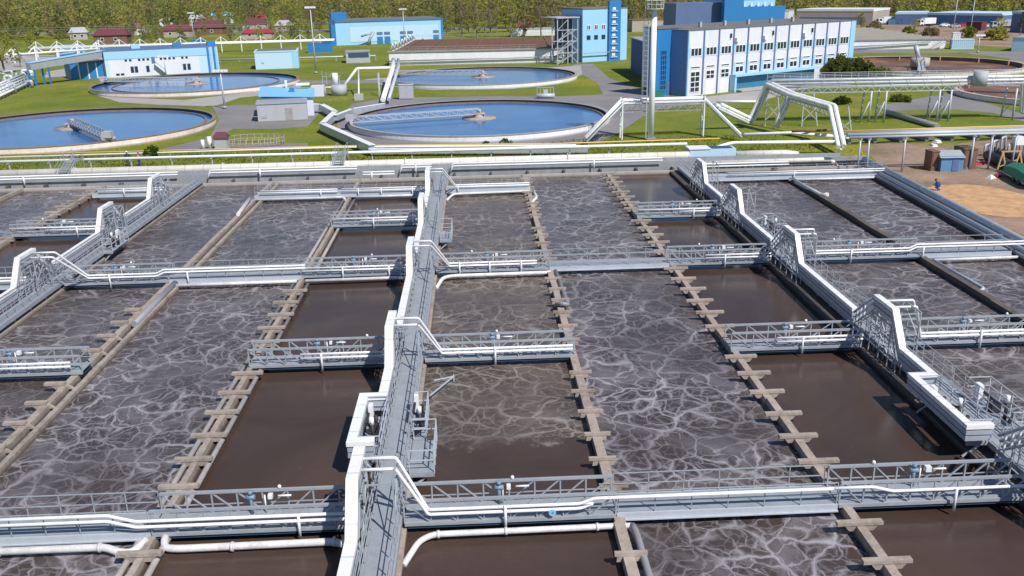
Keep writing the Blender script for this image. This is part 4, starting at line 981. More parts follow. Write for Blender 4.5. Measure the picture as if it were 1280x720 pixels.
for i in (2, 5, 8): fpart(t, f, 'wall_lamp', 'black', (i*bw+.3+bw*.7, i*bw+.5+bw*.7, -.35, -.02, 9.6, 10.4))
for i in range(5): fpart(t, f, 'roof_vent', 'greyp', (9+i*6.5, 9.5+i*6.5, 6, 6.5, H+.13, H+.13+.9))
# strong blue rear block with stair glazing
fp = f.at(-3.5, 4.0, 0); fq = f.at(1.5, 4.0, 0)
tb, fb = bld((fp.x, fp.y), (fq.x, fq.y), 2.2, H+.3, 'strong blue block behind the left corner of the lavender building', 'blue', 'roofgrey', 'stair_block')
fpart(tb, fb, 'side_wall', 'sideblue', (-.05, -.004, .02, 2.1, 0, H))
window(tb, fb, .9, 2.4, 1.0, 8.0, 3, 'blue', rows=8)
fpart(tb, fb, 'door', 'dblue', (2.7, 3.3, -.06, -.004, 0, 2.4))
# low wing with ribbed wall
tw = thing('annex_building', 'low dark blue ribbed annex behind the mast', 'building', (37, 182, 0))
MB().box(36.3, 62, 181.5, 212, 0, 7.4).build('wall', M['wing'], tw)
m = MB()
for k in range(24): m.box(36.18, 36.298, 181.8+k*1.25, 182.1+k*1.25, 0, 7.3)
m.build('wall_rib', M['dblue'], tw); MB().box(36.1, 62.1, 181.4, 212.1, 7.402, 7.6).build('roof_edge', M['steel'], tw)
m = MB(); m.tube([(36.15, 186, 5.4), (34.6, 186, 5.9)], .06, 6); m.box(34.2, 34.8, 185.8, 186.2, 5.85, 6.0); m.build('wall_lamp', M['white'], tw)
# dark block behind main building
def bpx(x0, y0, x1, y1, depth, ytop, label, wall, roof='roofgrey', name='building', cat='building', parapet=.3, h=None):
    p0, p1 = W(x0, y0), W(x1, y1)
    if h is None:
        d = _cr.inverted() @ (Vector((p0[0], p0[1], 0))-Vector((0, 0, CH))); lo_, hi_ = 0, 60
        for _ in range(40):
            mid = (lo_+hi_)/2; q = _cr.inverted() @ Vector((p0[0], p0[1], mid-CH)); yy = 360+FPX*q.y/q.z
            if yy > ytop: lo_ = mid
            else: hi_ = mid
        h = hi_
    t, f = bld(p0, p1, depth, h, label, wall, roof, name, cat, parapet); return t, f, h
t, f, h = bpx(903, 57, 965, 55, 18, 1.0, 'tall dark and bright blue block rising behind the lavender building', 'lblue', name='process_building', h=13.6)
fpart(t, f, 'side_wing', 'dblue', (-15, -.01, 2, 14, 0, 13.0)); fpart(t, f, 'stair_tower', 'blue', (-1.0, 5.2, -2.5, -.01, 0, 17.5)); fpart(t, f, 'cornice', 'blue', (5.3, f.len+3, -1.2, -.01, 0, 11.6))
for k in range(5): fpart(t, f, 'roof_vent', 'white', (6+k*2.2, 6.6+k*2.2, -1.0, -.5, 11.61, 12.6))
# blue tower
t, f, h = bpx(728, 78, 783, 74.5, 11, 12, 'light blue tower block with a dark blue stair strip', 'lblue', name='tower_building')
hT = h
# the facade: windows in two rows, stair strip
fl = f.len
fpart(t, f, 'stair_strip', 'blue', (fl*.56, fl*.82, -.7, -.004, 0, hT+2.0)); fpart(t, f, 'annex', 'paleb', (fl*.83, fl*1.02, 1.5, 9, 0, hT-.01+.2))
for k in range(3):
    u = fl*(.09+.165*k); window(t, f, u, u+1.15, 8.0, 9.3, 2); window(t, f, u, u+1.15, 5.6, 6.7, 1, 'navy')
m = MB()
for k in range(8): f.box(m, fl*.60, fl*.74, -1.0, -.705, .9+k*1.65, 1.05+k*1.65); f.box(m, fl*.63, fl*.70, -.78, -.704, 1.3+k*1.65, 1.9+k*1.65)
m.build('stair_window', M['white'], t)
fpart(t, f, 'pipe_ledge', 'steel', (0, fl*.8, -.9, -.72, 2.2, 2.4))
fpart(t, f, 'glazed_bay', 'navy', (-3.2, -.02, 1, 9, 0, hT-1.5))
# steel stair frame
t2 = thing('steel_stair_tower', 'grey steel stair tower with flat roof beside the blue tower', 'stairs', tuple(f.at(-5, 0, 0)))
m = MB()
for u in (-8.5, -5.5, -2.6):
    for v in (-2.0, .8): m.beam(f.at(u, v, 0), f.at(u, v, 11.2), .22)
for z in (2.8, 5.6, 8.4):
    m.beam(f.at(-8.5, -2, z), f.at(-2.6, -2, z), .15); m.beam(f.at(-8.5, .8, z), f.at(-2.6, .8, z), .15)
    m.beam(f.at(-8.5, -2, z), f.at(-5.5, -2, z+2.6), .1); m.beam(f.at(-5.5, -2, z), f.at(-2.6, -2, z-2.6), .12)
m.build('frame', M['steelw'], t2)
fpart(t2, f, 'roof', 'greyp', (-9, -2.2, -2.4, 6, 11.25, 11.5))
m = MB()
for k in range(3): m.beam(f.at(-8.3, -1.6, k*2.8+.2), f.at(-3, -1.6, k*2.8+2.9), 1.0, .15)
m.build('stair_flight', M['steel'], t2)
# long blue building
t, f, h = bpx(421, 57, 552, 52, 22, 27, 'long light blue building before the wood with blue loading doors', 'lblue', name='warehouse')
fpart(t, f, 'white_panel', 'paleb', (f.len*.13, f.len*.97, -.1, -.004, 1.0, h-2.2)); fpart(t, f, 'cornice', 'blue', (-.2, f.len+.2, -.25, -.005, h-.35, h-.002))
fpart(t, f, 'side_wall', 'blue', (-1.6, -.01, 0, 6, 0, h-1)); fpart(t, f, 'roof_box', 'blue', (-1, 4.5, 2, 8, h+.3, h+3.0)); fpart(t, f, 'corner', 'blue', (f.len+.01, f.len+.8, -.1, 8, 0, h))
for u in (.38, .45, .6, .67, .92): 
    fpart(t, f, 'door', 'blue', (f.len*u, f.len*(u+.055), -.16, -.101, 0.1, 2.6)); fpart(t, f, 'door_head', 'dblue', (f.len*u, f.len*(u+.055), -.18, -.102, 3.2, 4.2))
m = MB(); m.tube([f.at(f.len*.28, -3, 0), f.at(f.len*.3, -3, 2), f.at(f.len*.34, -3, 4.3)], .5, 8); m.tube([f.at(f.len*.34, -3, 4.3), f.at(f.len*.22, -3, 3)], .35, 8)
tag(m.build('conveyor', M['steel']), 'grey inclined conveyor before the long light blue building', 'conveyor')
# left white/blue building
t, f, h = bpx(134, 98, 275, 90, 14, 65, 'long white and pale blue building behind the left round tank', 'paleb', 'dblue', name='pump_building')
fpart(t, f, 'white_panel', 'lav', (f.len*.03, f.len*.82, -.08, -.004, .1, h*.68)); fpart(t, f, 'cornice', 'lblue', (0, f.len, -.1, -.004, h*.7, h-.01))
for k in range(4): fpart(t, f, 'blue_strip', 'blue' if k % 2 == 0 else 'lblue', (f.len*(.9+.027*k), f.len*(.9+.027*k)+.5, -.2, -.005, 0, h+.1))
for k in range(15):
    if k in (2, 6, 7, 12): continue
    u = f.len*(.17+.038*k); fpart(t, f, 'small_window', 'glass', (u, u+.55, -.12, -.081, h*.6, h*.68))
for u in (.21, .245, .345, .67, .71): window(t, f, f.len*u, f.len*u+.75, 1.0, 2.5, 1, 'navy', v=-.08)
for u in (.08, .12): fpart(t, f, 'small_window', 'glass', (f.len*u, f.len*u+.8, -.12, -.081, .5, 1.0))
fpart(t, f, 'upper_door', 'dblue', (f.len*.4, f.len*.43, -.15, -.082, h*.48, h*.72))
m = MB(); m.beam(f.at(f.len*.42, -.7, h*.45), f.at(f.len*.52, -.7, .2), 1.0, .12)
for s in (-1.1, -.3): m.beam(f.at(f.len*.42, s, h*.45+1), f.at(f.len*.52, s, 1.2), .06)
m.build('outside_stair', M['steelw'], t)
for u in (.25, .62, .93): fpart(t, f, 'roof_box', 'blue' if u > .5 else 'lblue', (f.len*u, f.len*u+2.0, 3, 5, h+.31, h+1.2))
# strong blue annex
t, f, h = bpx(90, 100, 134, 97, 8, 80, 'strong blue shed joined to the left of the white building', 'blue', name='annex_building')
for u in (.22, .48, .72, .95): fpart(t, f, 'white_strip', 'white', (f.len*u, f.len*u+.25, -.08, -.004, 0, h-.05))
# conveyor gallery
t = thing('conveyor_gallery', 'sloping blue covered gallery on legs at the left', 'gallery', W(45, 110)+(0,))
a, b = W(40, 108), W(134, 97); m = MB(); m.beam((a[0], a[1], 4.3), (b[0], b[1], 5.6), 1.6, 1.5); m.build('gallery', M['steel'], t)
m = MB(); m.beam((a[0], a[1], 5.15), (b[0], b[1], 6.45), 1.9, .15); m.build('roof', M['lblue'], t)
for fx, hh in ((.02, 3.6), (.2, 3.9)):
    x, y = a[0]+(b[0]-a[0])*fx, a[1]+(b[1]-a[1])*fx; m = MB()
    for s in (-.7, .7): m.beam((x+s, y, 0), (x+s, y, hh), .3)
    m.beam((x-.7, y, hh*.6), (x+.7, y, hh*.6), .2); m.build('leg', M['blue'], t)
# small blue building
t, f, h = bpx(320, 87, 374, 85, 10, 66, 'small pale blue flat roofed building left of the centre', 'paleb', 'paleb', name='utility_building')
fpart(t, f, 'roof', 'roofgrey', (.4, f.len-.4, .4, 9.6, h+.301, h+.33)); fpart(t, f, 'blue_corner', 'lblue', (f.len*.86, f.len, -.08, -.004, 0, h)); fpart(t, f, 'vent', 'greyp', (f.len*.14, f.len*.2, -.06, -.004, 1.4, 1.8))
# blue container
def container(px0, py0, px1, py1, d, ht, mat, label, name='container'):
    p0, p1 = W(px0, py0), W(px1, py1); f = Frame(p0, p1); t = thing(name, label, 'container', (p0[0], p0[1], 0))
    fpart(t, f, 'body', mat, (0, f.len, 0, d, .15, ht)); n = int(f.len/.5)
    m = MB()
    for k in range(n): f.box(m, .1+k*f.len/n, .28+k*f.len/n, -.05, -.003, .3, ht-.15)
    m.build('corrugation', M[mat], t); fpart(t, f, 'frame', mat, (-.04, f.len+.04, -.07, d+.04, ht+.002, ht+.1), (-.04, f.len+.04, -.07, d+.04, .0, .148))
    return t
container(385, 66, 416, 65, 3, 2.8, 'blue', 'bright blue container beneath the white pylon line')
container(240, 62, 256, 61.5, 3, 3.2, 'blue', 'small blue cabin behind the white building roof')
# grey shed with blue roofed part behind
t, f, h = bpx(323, 153, 385, 150, 4, 131, 'low grey panel shed beside the asphalt yard', 'greyp', 'steel', name='shed')
fpart(t, f, 'door', 'rimg', (f.len*.56, f.len*.7, -.06, -.004, 0, 2.0)); fpart(t, f, 'vent', 'steel', (f.len*.07, f.len*.18, -.06, -.004, .6, 1.0)); fpart(t, f, 'plinth', 'concl', (-.5, f.len+.5, -.5, -.01, 0, .15))
g = Frame((f.at(.4, 5.2, 0).x, f.at(.4, 5.2, 0).y), (f.at(f.len+1.0, 5.2, 0).x, f.at(f.len+1.0, 5.2, 0).y))
t = thing('shed', 'taller shed with a bright blue roof behind the grey shed', 'shed', tuple(g.p))
fpart(t, g, 'wall', 'lav', (0, g.len, 0, 6.5, 0, 3.1))
m = MB(); m.add([g.at(-.3, -.4, 3.55), g.at(g.len+.3, -.4, 3.1), g.at(g.len+.3, 7, 3.7), g.at(-.3, 7, 4.3), g.at(-.3, -.4, 3.4), g.at(g.len+.3, -.4, 2.95), g.at(g.len+.3, 7, 3.12), g.at(-.3, 7, 3.12)],
                [(0, 1, 2, 3), (4, 7, 6, 5), (0, 4, 5, 1), (1, 5, 6, 2), (2, 6, 7, 3), (3, 7, 4, 0)]); m.build('roof', M['roofblue'], t)
fpart(t, g, 'roof_fan', 'blue', (g.len*.55, g.len*.55+.8, 3, 3.8, 3.6, 4.2)); fpart(t, g, 'roof_frame', 'white', (g.len*.68, g.len*.95, 5.6, 5.8, 4.3, 4.7))
m = MB(); m.tube([g.at(g.len*.48, 6, 3.6), g.at(g.len*.48, 6, 5.2)], .2, 10); m.build('chimney', M['white'], t)
# white duct from the shed curling round tank
t = thing('covered_duct', 'white topped pipe channel zigzagging from the shed round the central tank', 'duct', W(405, 155)+(0,))
def chan(pts, z, w_, h_, t, nm='channel', mt='insul', top='white'):
    m = MB(); m2 = MB()
    for a, b in zip(pts[:-1], pts[1:]):
        a3, b3 = Vector((a[0], a[1], a[2] if len(a) > 2 else z)), Vector((b[0], b[1], b[2] if len(b) > 2 else z))
        e = (b3-a3).normalized()*w_*.35; m.beam(a3, b3, w_, h_); m2.beam(a3-e+Vector((0, 0, h_/2+.03)), b3+e+Vector((0, 0, h_/2+.03)), w_+.06, .06)
    m.build(nm, M[mt], t); m2.build('cover', M[top], t)
z = 1.3
chan([W(385, 131, z), W(402, 131, z), W(419, 140, z), W(403, 155, z), W(464, 182, z)], .9, .8, 1.0, t)
chan([W(419, 144, z), W(440, 136, z), W(479, 129.5, z)], .9, .6, .8, t)
chan([W(464, 182, z)+(.6,), W(735, 180, z)+(.6,)], .6, .7, .5, t)
# inclined ducts near (480,100)
t = thing('pipe_bridge', 'white inclined duct climbing left of the central tanks', 'pipe rack', W(480, 130)+(0,))
zz = 4.6
a = W(479, 131); top = P3(491, 84, zz); tl = P3(446, 85, zz); dn = P3(429, 109, 1.2)
fold([(a[0], a[1], .9), (top[0], top[1], zz), (top[0]-1, top[1]+14, zz+.4)], (0, 0, 0), .45)
fold([(a[0]+1.0, a[1], .9), (top[0]+1.1, top[1], zz), (top[0], top[1]+14, zz+.4)], (0, 0, 0), .3, mt='steelw')
fold([(top[0], top[1], zz-.1), (tl[0], tl[1], zz-.1), dn], (0, 0, 0), .28)
for (px, py, w2) in ((449, 125, .7), ):
    x, y = W(px, py); MB().box(x-.8, x+.8, y-.6, y+.6, 0, 1.1).build('plinth', M['greyp'], t); MB().tube([(x, y, 1.1), (tl[0]+.3, tl[1], zz-.3)], .15, 8).build('post', M['white'], t)
m = MB()
for px in (474, 488):
    x, y = W(px, 120); m.beam((x, y, 0), (x, y, 4.2), .15); m.beam((x, y+2, 0), (x, y+2, 4.2), .15); m.beam((x, y, 0), (x, y+2, 4), .1)
m.build('leg_frame', M['steelw'], t)
# cabinet
x, y = W(508, 124.5); t = thing('cabinet', 'grey steel cabinet standing between the two central tanks', 'cabinet', (x, y, 0))
MB().box(x-1.3, x+1.3, y, y+1.4, .1, 2.6).build('body', M['greyp'], t); MB().box(x-1.2, x-.05, y-.05, y-.003, .25, 2.5).box(x+.05, x+1.2, y-.05, y-.003, .25, 2.5).build('door', M['greyp'], t); MB().box(x-1.4, x+1.4, y-.1, y+1.5, 2.602, 2.7).build('roof', M['steelw'], t)
# pump tank equipment
x, y = W(412, 121); t = thing('pump_station', 'grey pump station with round tank right of the blue roofed shed', 'pump station', (x, y, 0))
MB().tube([(x+1.6, y+2, 0), (x+1.6, y+2, 2.0)], 1.5, 24).build('tank', M['greyp'], t); MB().box(x-3.6, x-1.2, y+1, y+3, 0, 2.0).build('box', M['lav'], t)
MB().tube([(x+1.0, y+2, 2.0), (x+1.0, y+2, 4.2)], .55, 14).build('vessel', M['white'], t); m = MB(); 
for k in range(5): m.beam((x-1.5+k*.8, y+2.6, 2), (x-1.5+k*.8, y+2.6, 4.6-.3*k), .08)
m.beam((x-1.5, y+2.6, 3.6), (x+2, y+2.6, 3.6), .08); m.tube([(x-1, y+1.5, 0), (x-1, y+1.5, 1.6), (x+.5, y+1.5, 1.6)], .2, 8, .3); m.build('pipework', M['steelw'], t)
# small device beside tank
x, y = W(682, 123); t = thing('valve_unit', 'small grey valve unit with pipes on the grass above the central tank', 'valve unit', (x, y, 0))
m = MB(); m.tube([(x-1.6, y, .5), (x+1.6, y-.4, .5)], .4, 12); m.box(x-.4, x+.4, y-.4, y+.4, .5, 1.5)
for k in range(6): m.beam((x-1.5+k*.6, y+.4, 0), (x-1.5+k*.6, y+.4, 2.0), .07)
m.beam((x-1.5, y+.4, 1.9), (x+1.5, y+.4, 1.9), .07); m.build('pipework', M['steelw'], t)
# kiosk and fence ring
x, y = W(278, 186); t = thing('kiosk', 'tiny white kiosk with a dark red roof beside the fenced pit', 'kiosk', (x, y, 0))
MB().box(x-.8, x+.8, y-.6, y+.8, 0, 1.5).build('wall', M['greyp'], t)
m = MB(); m.add([(x-1, y-.8, 1.502), (x+1, y-.8, 1.502), (x+1, y+1, 1.502), (x-1, y+1, 1.502), (x-.6, y+.1, 2.2), (x+.6, y+.1, 2.2)], [(3, 2, 1, 0), (0, 1, 5, 4), (2, 3, 4, 5), (1, 2, 5), (3, 0, 4)]); m.build('roof', M['maroon'], t)
cx, cy = W(318, 181); t = thing('fence', 'low oval railing round a pit behind the left basins', 'fence', (cx, cy, 0)); m = MB()
pp = [(cx+4.0*math.cos(a), cy+2.6*math.sin(a)) for a in [2*math.pi*i/26 for i in range(27)]]
for a, b in zip(pp[:-1], pp[1:]):
    m.beam((*a, 0), (*a, 1.1), .06)
    for z in (1.05, .55): m.beam((*a, z), (*b, z), .05)
m.build('railing', M['concl'], t); m = MB(); 
for k in range(9): m.beam((cx-3.5+k*.8, cy, 0), (cx-3.3+k*.8, cy, .9), .12)
m.build('inner_posts', M['rend'], t)
tag(MB().tube([(x-1.6, y+.2, 0), (x-1.6, y+.2, 1.6)], .28, 10).build('pressure_vessel', M['white']), 'taller white pressure vessel beside the kiosk', 'vessel'); tag(MB().tube([(x-2.5, y+.2, 0), (x-2.5, y+.2, 1.2)], .22, 10).build('pressure_vessel', M['white']), 'shorter white pressure vessel left of the kiosk', 'vessel')
# junction box on far channel
a = W(858, 196, 0); t = thing('control_cabin', 'long pale grey box with a dark panel at the end of the thick pipe', 'cabin', (25.5, 98.6, 0))
MB().box(23.7, 28.9, 98.2, 100.2, 0, 1.7).build('body', M['paleb'], t); MB().box(26.2, 28.6, 98.4, 100.0, 1.703, 1.74).build('dark_panel', M['navy'], t); MB().box(23.6, 26.0, 98.1, 100.3, 1.703, 1.8).build('cover', M['white'], t)
pipe([(29, 98.6, .9), (34.5, 98.5, .9), (36, 98.4, .7)], .45, 'bigpipe', 'cream vessel like pipe right of the pale grey box', .4, 16)
# containers & junk on right
container(1163, 214, 1172, 213.5, 1.3, 2.0, 'rust', 'rusty brown box left of the blue shed')
t = thing('shed', 'small bright blue shed with a dark roof on the dirt yard', 'shed', W(1182, 217)+(0,))
f = Frame(W(1172, 215), W(1203, 214.5)); fl = f.len
fpart(t, f, 'wall', 'motor', (fl*.1, fl, 0, 2.2, 0, 1.65)); m = MB()
m.add([f.at(fl*.02, -.2, 1.5), f.at(fl+.1, -.2, 1.5), f.at(fl+.1, 2.4, 1.5), f.at(fl*.02, 2.4, 1.5), f.at(fl*.1, 1.1, 2.1), f.at(fl, 1.1, 2.1)], [(3, 2, 1, 0), (0, 1, 5, 4), (2, 3, 4, 5), (1, 2, 5), (3, 0, 4)]); m.build('roof', M['steel'], t)
fpart(t, f, 'door', 'dblue', (fl*.55, fl*.8, -.05, -.004, .05, 1.4))
container(1203, 212, 1219, 211.5, 2.2, 2.1, 'brick', 'rusty brown box right of the blue shed')
pg = 'dark pipes lying in the dirt yard'
for k, (a, b, r, l) in enumerate((((1234, 200), (1262, 214), .55, 'dark pipe section lying beside the wooden trestle'), ((1262, 216), (1295, 232), .65, 'thick dark pipe section lying at the right edge'), ((1240, 193), (1285, 205), .45, 'dark pipe section farthest back in the junk pile'))):
    p, q = W(*a), W(*b); pipe([(p[0], p[1], r), (q[0], q[1], r)], r, 'black', l, 0, 18, [], pg)
x, y = W(1262, 214); t = thing('trestle', 'raw wooden trestle standing among the dark pipes', 'trestle', (x, y, 0)); m = MB()
for s in (-.9, .9):
    m.beam((x+s-.5, y, 0), (x+s, y+.2, 2.0), .14); m.beam((x+s+.5, y, 0), (x+s, y+.2, 2.0), .14)
m.beam((x-1.1, y+.2, 2.05), (x+1.1, y+.2, 2.05), .14); m.beam((x-1.2, y, .5), (x+.6, y, 1.2), .1); m.build('timber', M['wood'], t)
# green covered trailer
p, q = W(1253, 220), W(1284, 238); f = Frame(p, q); t = thing('trailer', 'trailer under a green tarpaulin at the right edge', 'trailer', (p[0], p[1], 0)); fl = f.len
m = MB(); vs = []
for i in range(9):
    u = fl*i/8; hh = .75+.35*math.sin(math.pi*i/8)+rnd.uniform(-.05, .05)
    vs += [f.at(u, -.1, .5), f.at(u, 0, .5+hh*.8), f.at(u, .9, .5+hh+.2), f.at(u, 1.8, .5+hh*.8), f.at(u, 1.9, .5)]
fs = [(i*5+k, (i+1)*5+k, (i+1)*5+k+1, i*5+k+1) for i in range(8) for k in range(4)]+[(0, 1, 2, 3, 4), tuple(40+k for k in (4, 3, 2, 1, 0))]
m.add(vs, fs, False); m.build('tarpaulin', M['green'], t)
fpart(t, f, 'chassis', 'white', (-.4, fl+.1, .05, 1.75, .32, .495))
for u in (.45, .65):
    for v in (-.12, 1.78): m = MB(); m.tube([f.at(fl*u, v, .3), f.at(fl*u, v+.16, .3)], .3, 14); m.build('wheel', M['black'], t)
# debris
for k, (px, py, mt, l) in enumerate(((1219, 206, 'red', 'crumpled red sheet beside the brown box'), (1227, 205, 'red', 'small red scrap at the edge of the pipe pile'), (1246, 221, 'red', 'red canister on the ground by the trailer'), (1238, 223, 'white', 'white sack on the grass left of the trailer'), (1171, 178, 'white', 'white board lying on the grass strip'), (1167, 183, 'white', 'smaller white board lying on the grass strip'), (1205, 211, 'blue', 'tiny blue can beside the right brown box'))):
    x, y = W(px, py); m = MB(); a = rnd.uniform(0, 3); f = Frame((x, y), (x+math.cos(a), y+math.sin(a)))
    m.add([f.at(-.5, -.3, 0), f.at(.5, -.35, 0), f.at(.55, .3, 0), f.at(-.4, .35, 0), f.at(-.35, -.2, .3), f.at(.3, -.3, .2), f.at(.4, .2, .35), f.at(-.3, .2, .15)],
          [(0, 3, 2, 1), (4, 5, 6, 7), (0, 1, 5, 4), (1, 2, 6, 5), (2, 3, 7, 6), (3, 0, 4, 7)]); tag(m.build('debris', M[mt]), l, 'debris')
# equipment cluster right edge
x, y = W(1262, 196); t = thing('pipe_manifold', 'cluster of grey pipes and white valves at the right edge behind the trestle', 'pipes', (x, y, 0)); m = MB()
for k in range(7): m.tube([(x-3+k*.9, y, 0), (x-3+k*.9, y, 1.4+.4*(k % 3)), (x-2.2+k*.9, y+.6, 1.4+.4*(k % 3)), (x-2.2+k*.9, y+.6, .2)], .12, 8, .2)
m.build('pipework', M['steelw'], t); MB().box(x+.2, x+1.2, y-.6, y+.4, 1.4, 2.3).build('valve_box', M['white'], t)
# ================================================================= long rectangular settling tanks
t = thing('settling_basin', 'long white walled rectangular basin with brown top behind the central tanks', 'tank', (0, 240, 0))
f = Frame((-22.3, 241.5), (24.4, 239.2)); fl = f.len
fpart(t, f, 'wall', 'tankwallw', (0, fl, 0, .5, 0, 3.4)); fpart(t, f, 'wall', 'tankwallw', (0, .5, .51, 60, 0, 3.4), (fl-.5, fl, .51, 60, 0, 3.4)); fpart(t, f, 'rim', 'rimg', (-.3, fl+.3, -.3, .8, 3.402, 3.75))
fpart(t, f, 'basin_floor', 'rust', (.51, fl-.51, .51, 60, 3.0, 3.1)); m = MB()
for k in range(12): f.box(m, .6, fl-.6, 3+k*4.8, 3.4+k*4.8, 3.11, 3.45)
for k in range(7): f.box(m, 3+k*6.5, 3.3+k*6.5, .9, 59, 3.46, 3.6)
m.build('baffle_wall', M['brick'], t)
m = MB(); m.tube([f.at(-1, -.5, 1.2), f.at(fl, -.5, 1.6)], .18, 10); m.build('wall_pipe', M['steel'], t)
m = MB()
for k in range(2): 
    for z in (4.2, 4.7): m.beam(f.at(.5, -.2+59*k, z), f.at(fl-.5, -.2+59*k, z), .06)
    for i in range(20): m.beam(f.at(.5+(fl-1)*i/19, -.2+59*k, 3.7), f.at(.5+(fl-1)*i/19, -.2+59*k, 4.7), .05)
m.build('handrail', M['steel'], t)
m = MB(); m.beam(f.at(fl*.72, 20, 3.9), f.at(fl*.8, 20, 3.9), 1.5, .9); m.beam(f.at(fl*.6, 25, 3.9), f.at(fl*.9, 25, 4.0), .4, .4); m.build('scraper_carriage', M['rust'], t)
t = thing('settling_basin', 'long white walled rectangular basin right of the lavender building', 'tank', (110, 262, 0))
f = Frame(W(1050, 63), W(1181, 61)); fl = f.len
fpart(t, f, 'wall', 'tankwallw', (0, fl, 0, .5, 0, 2.6)); fpart(t, f, 'rim', 'rimg', (-.3, fl+.3, -.3, .8, 2.602, 2.9)); fpart(t, f, 'basin_floor', 'roofgrey', (.2, fl-.2, .51, 70, 2.4, 2.5))
m = MB()
for k in range(10): f.box(m, .6, fl-.6, 4+k*6.5, 4.5+k*6.5, 2.51, 2.95)
m.build('baffle_wall', M['rend'], t)
m = MB(); m.tube([f.at(-1, -.5, .7), f.at(fl*.85, -.5, 2.0)], .18, 10); m.build('wall_pipe', M['steel'], t)
m = MB(); 
for k in range(7): m.beam(f.at(fl-4+k*.5, -1.5, .3*k), f.at(fl-3.6+k*.5, -1.5, .3*k), 1.2, .1)
for s in (-.9, -2.1): m.beam(f.at(fl-4, s, 1), f.at(fl-.5, s, 3.2), .08)
m.build('stairs', M['steel'], t)
# low shelter in front of the long basin left end
t, f, h = bpx(433, 79, 463, 78, 6, 66, 'small open shelter with a flat grey roof left of the long white basin', 'greyp', 'concg', name='shelter'); fpart(t, f, 'opening', 'navy', (f.len*.1, f.len*.95, -.05, -.004, h*.5, h*.95))
for k in range(8):
    x, y = -21.8+k*.3, 243+k*7; m = MB(); m.tube([(x, y, 3.76), (x+.5, y, 5.6), (x+1.1, y+.5, 3.9)], .18, 8, .4)
    tag(m.build('vent_pipe', M['white']), 'bent white vent pipe at the left end of the long white basin', 'pipe', 'bent vent pipes on the long white basin')
# white boxes etc right
container(1189, 61.5, 1217, 61.5, 4, 2.5, 'paleb', 'pale blue cabin beyond the empty brown tank')
container(1190, 52, 1200, 52, 3, 2.6, 'white', 'small white cabin behind the pale blue cabin')
t, f, h = bpx(1264, 64, 1330, 66, 14, 48, 'blue flat roofed building at the right edge with pale blue front', 'paleb', 'steel', name='utility_building'); fpart(t, f, 'side_wall', 'motor', (-.06, -.004, 0, 14, 0, h))
# warehouses top right
t, f, h = bpx(995, 30, 1090, 31, 22, 14, 'long grey warehouse with a white roof edge at the top right', 'rend', 'white', name='warehouse', parapet=.9); fpart(t, f, 'opening', 'dblue', (f.len*.05, f.len*.9, -.2, -.004, 0.1, h*.55))
t, f, h = bpx(1118, 31, 1157, 31, 18, 18, 'pale roofed blue store left of the long blue warehouse', 'dblue', 'paleb', name='warehouse', parapet=.8)
t, f, h = bpx(1158, 31, 1250, 33, 22, 18.5, 'long low dark blue warehouse with a pale roof', 'dblue', 'paleb', name='warehouse', parapet=.9)
for k in range(7): fpart(t, f, 'door', 'blue', (f.len*(.08+.13*k), f.len*(.14+.13*k), -.1, -.004, .1, 2.8))
t, f, h = bpx(1262, 40, 1330, 44, 22, 17, 'blue warehouse with a pale roof at the right edge', 'dblue', 'paleb', name='warehouse', parapet=.9)
t, f, h = bpx(965, 30, 985, 30, 14, 14, 'white low building just behind the blue block', 'white', 'greyp', name='building')
container(1207, 38, 1226, 38.5, 4, 3.0, 'maroon', 'dark red container among the parked trucks')
container(1110, 31, 1128, 31, 4, 2.4, 'motor', 'blue container beside the white truck')
t, f, h = bpx(640, 45, 700, 44, 8, 37, 'low white sheds before the wood in the centre', 'white', 'greyp', name='shed')
t, f, h = bpx(790, 40, 830, 39, 12, 26, 'reddish brown roofed house behind the mast', 'rend', 'rust', name='house')
# trucks and cars
def truck(x, y, a, label, colr='white', group=None):
    f = Frame((x, y), (x+math.cos(a), y+math.sin(a))); t = thing('truck', label, 'truck', (x, y, 0), group)
    fpart(t, f, 'cab', colr, (0, 2.0, 0, 2.3, .6, 2.6)); fpart(t, f, 'cargo_box', colr, (2.2, 8, -.05, 2.35, .9, 3.2)); fpart(t, f, 'windscreen', 'glass', (-.03, -.003, .2, 2.1, 1.6, 2.4)); fpart(t, f, 'window', 'glass', (.3, 1.5, -.03, -.003, 1.6, 2.4))
    for u in (1, 5.6, 6.8):
        for v in (-.05, 2.05): m = MB(); m.tube([f.at(u, v, .5), f.at(u, v+.3, .5)], .5, 14); m.build('wheel', M['black'], t)
    fpart(t, f, 'chassis', 'black', (.1, 7.8, .4, 1.9, .45, .595))
for (px, py, a, l, cc) in ((1098, 31, .1, 'white truck beside the white roofed warehouse', 'white'), (1150, 33, .3, 'white truck before the long blue warehouse', 'white'), (1240, 36, 0, 'pale truck right of the dark red container', 'greyp'), (975, 27, .2, 'white truck beside the white low building', 'white')):
    x, y = W(px, py); truck(x, y, a, l, cc, 'trucks parked in the far yard')
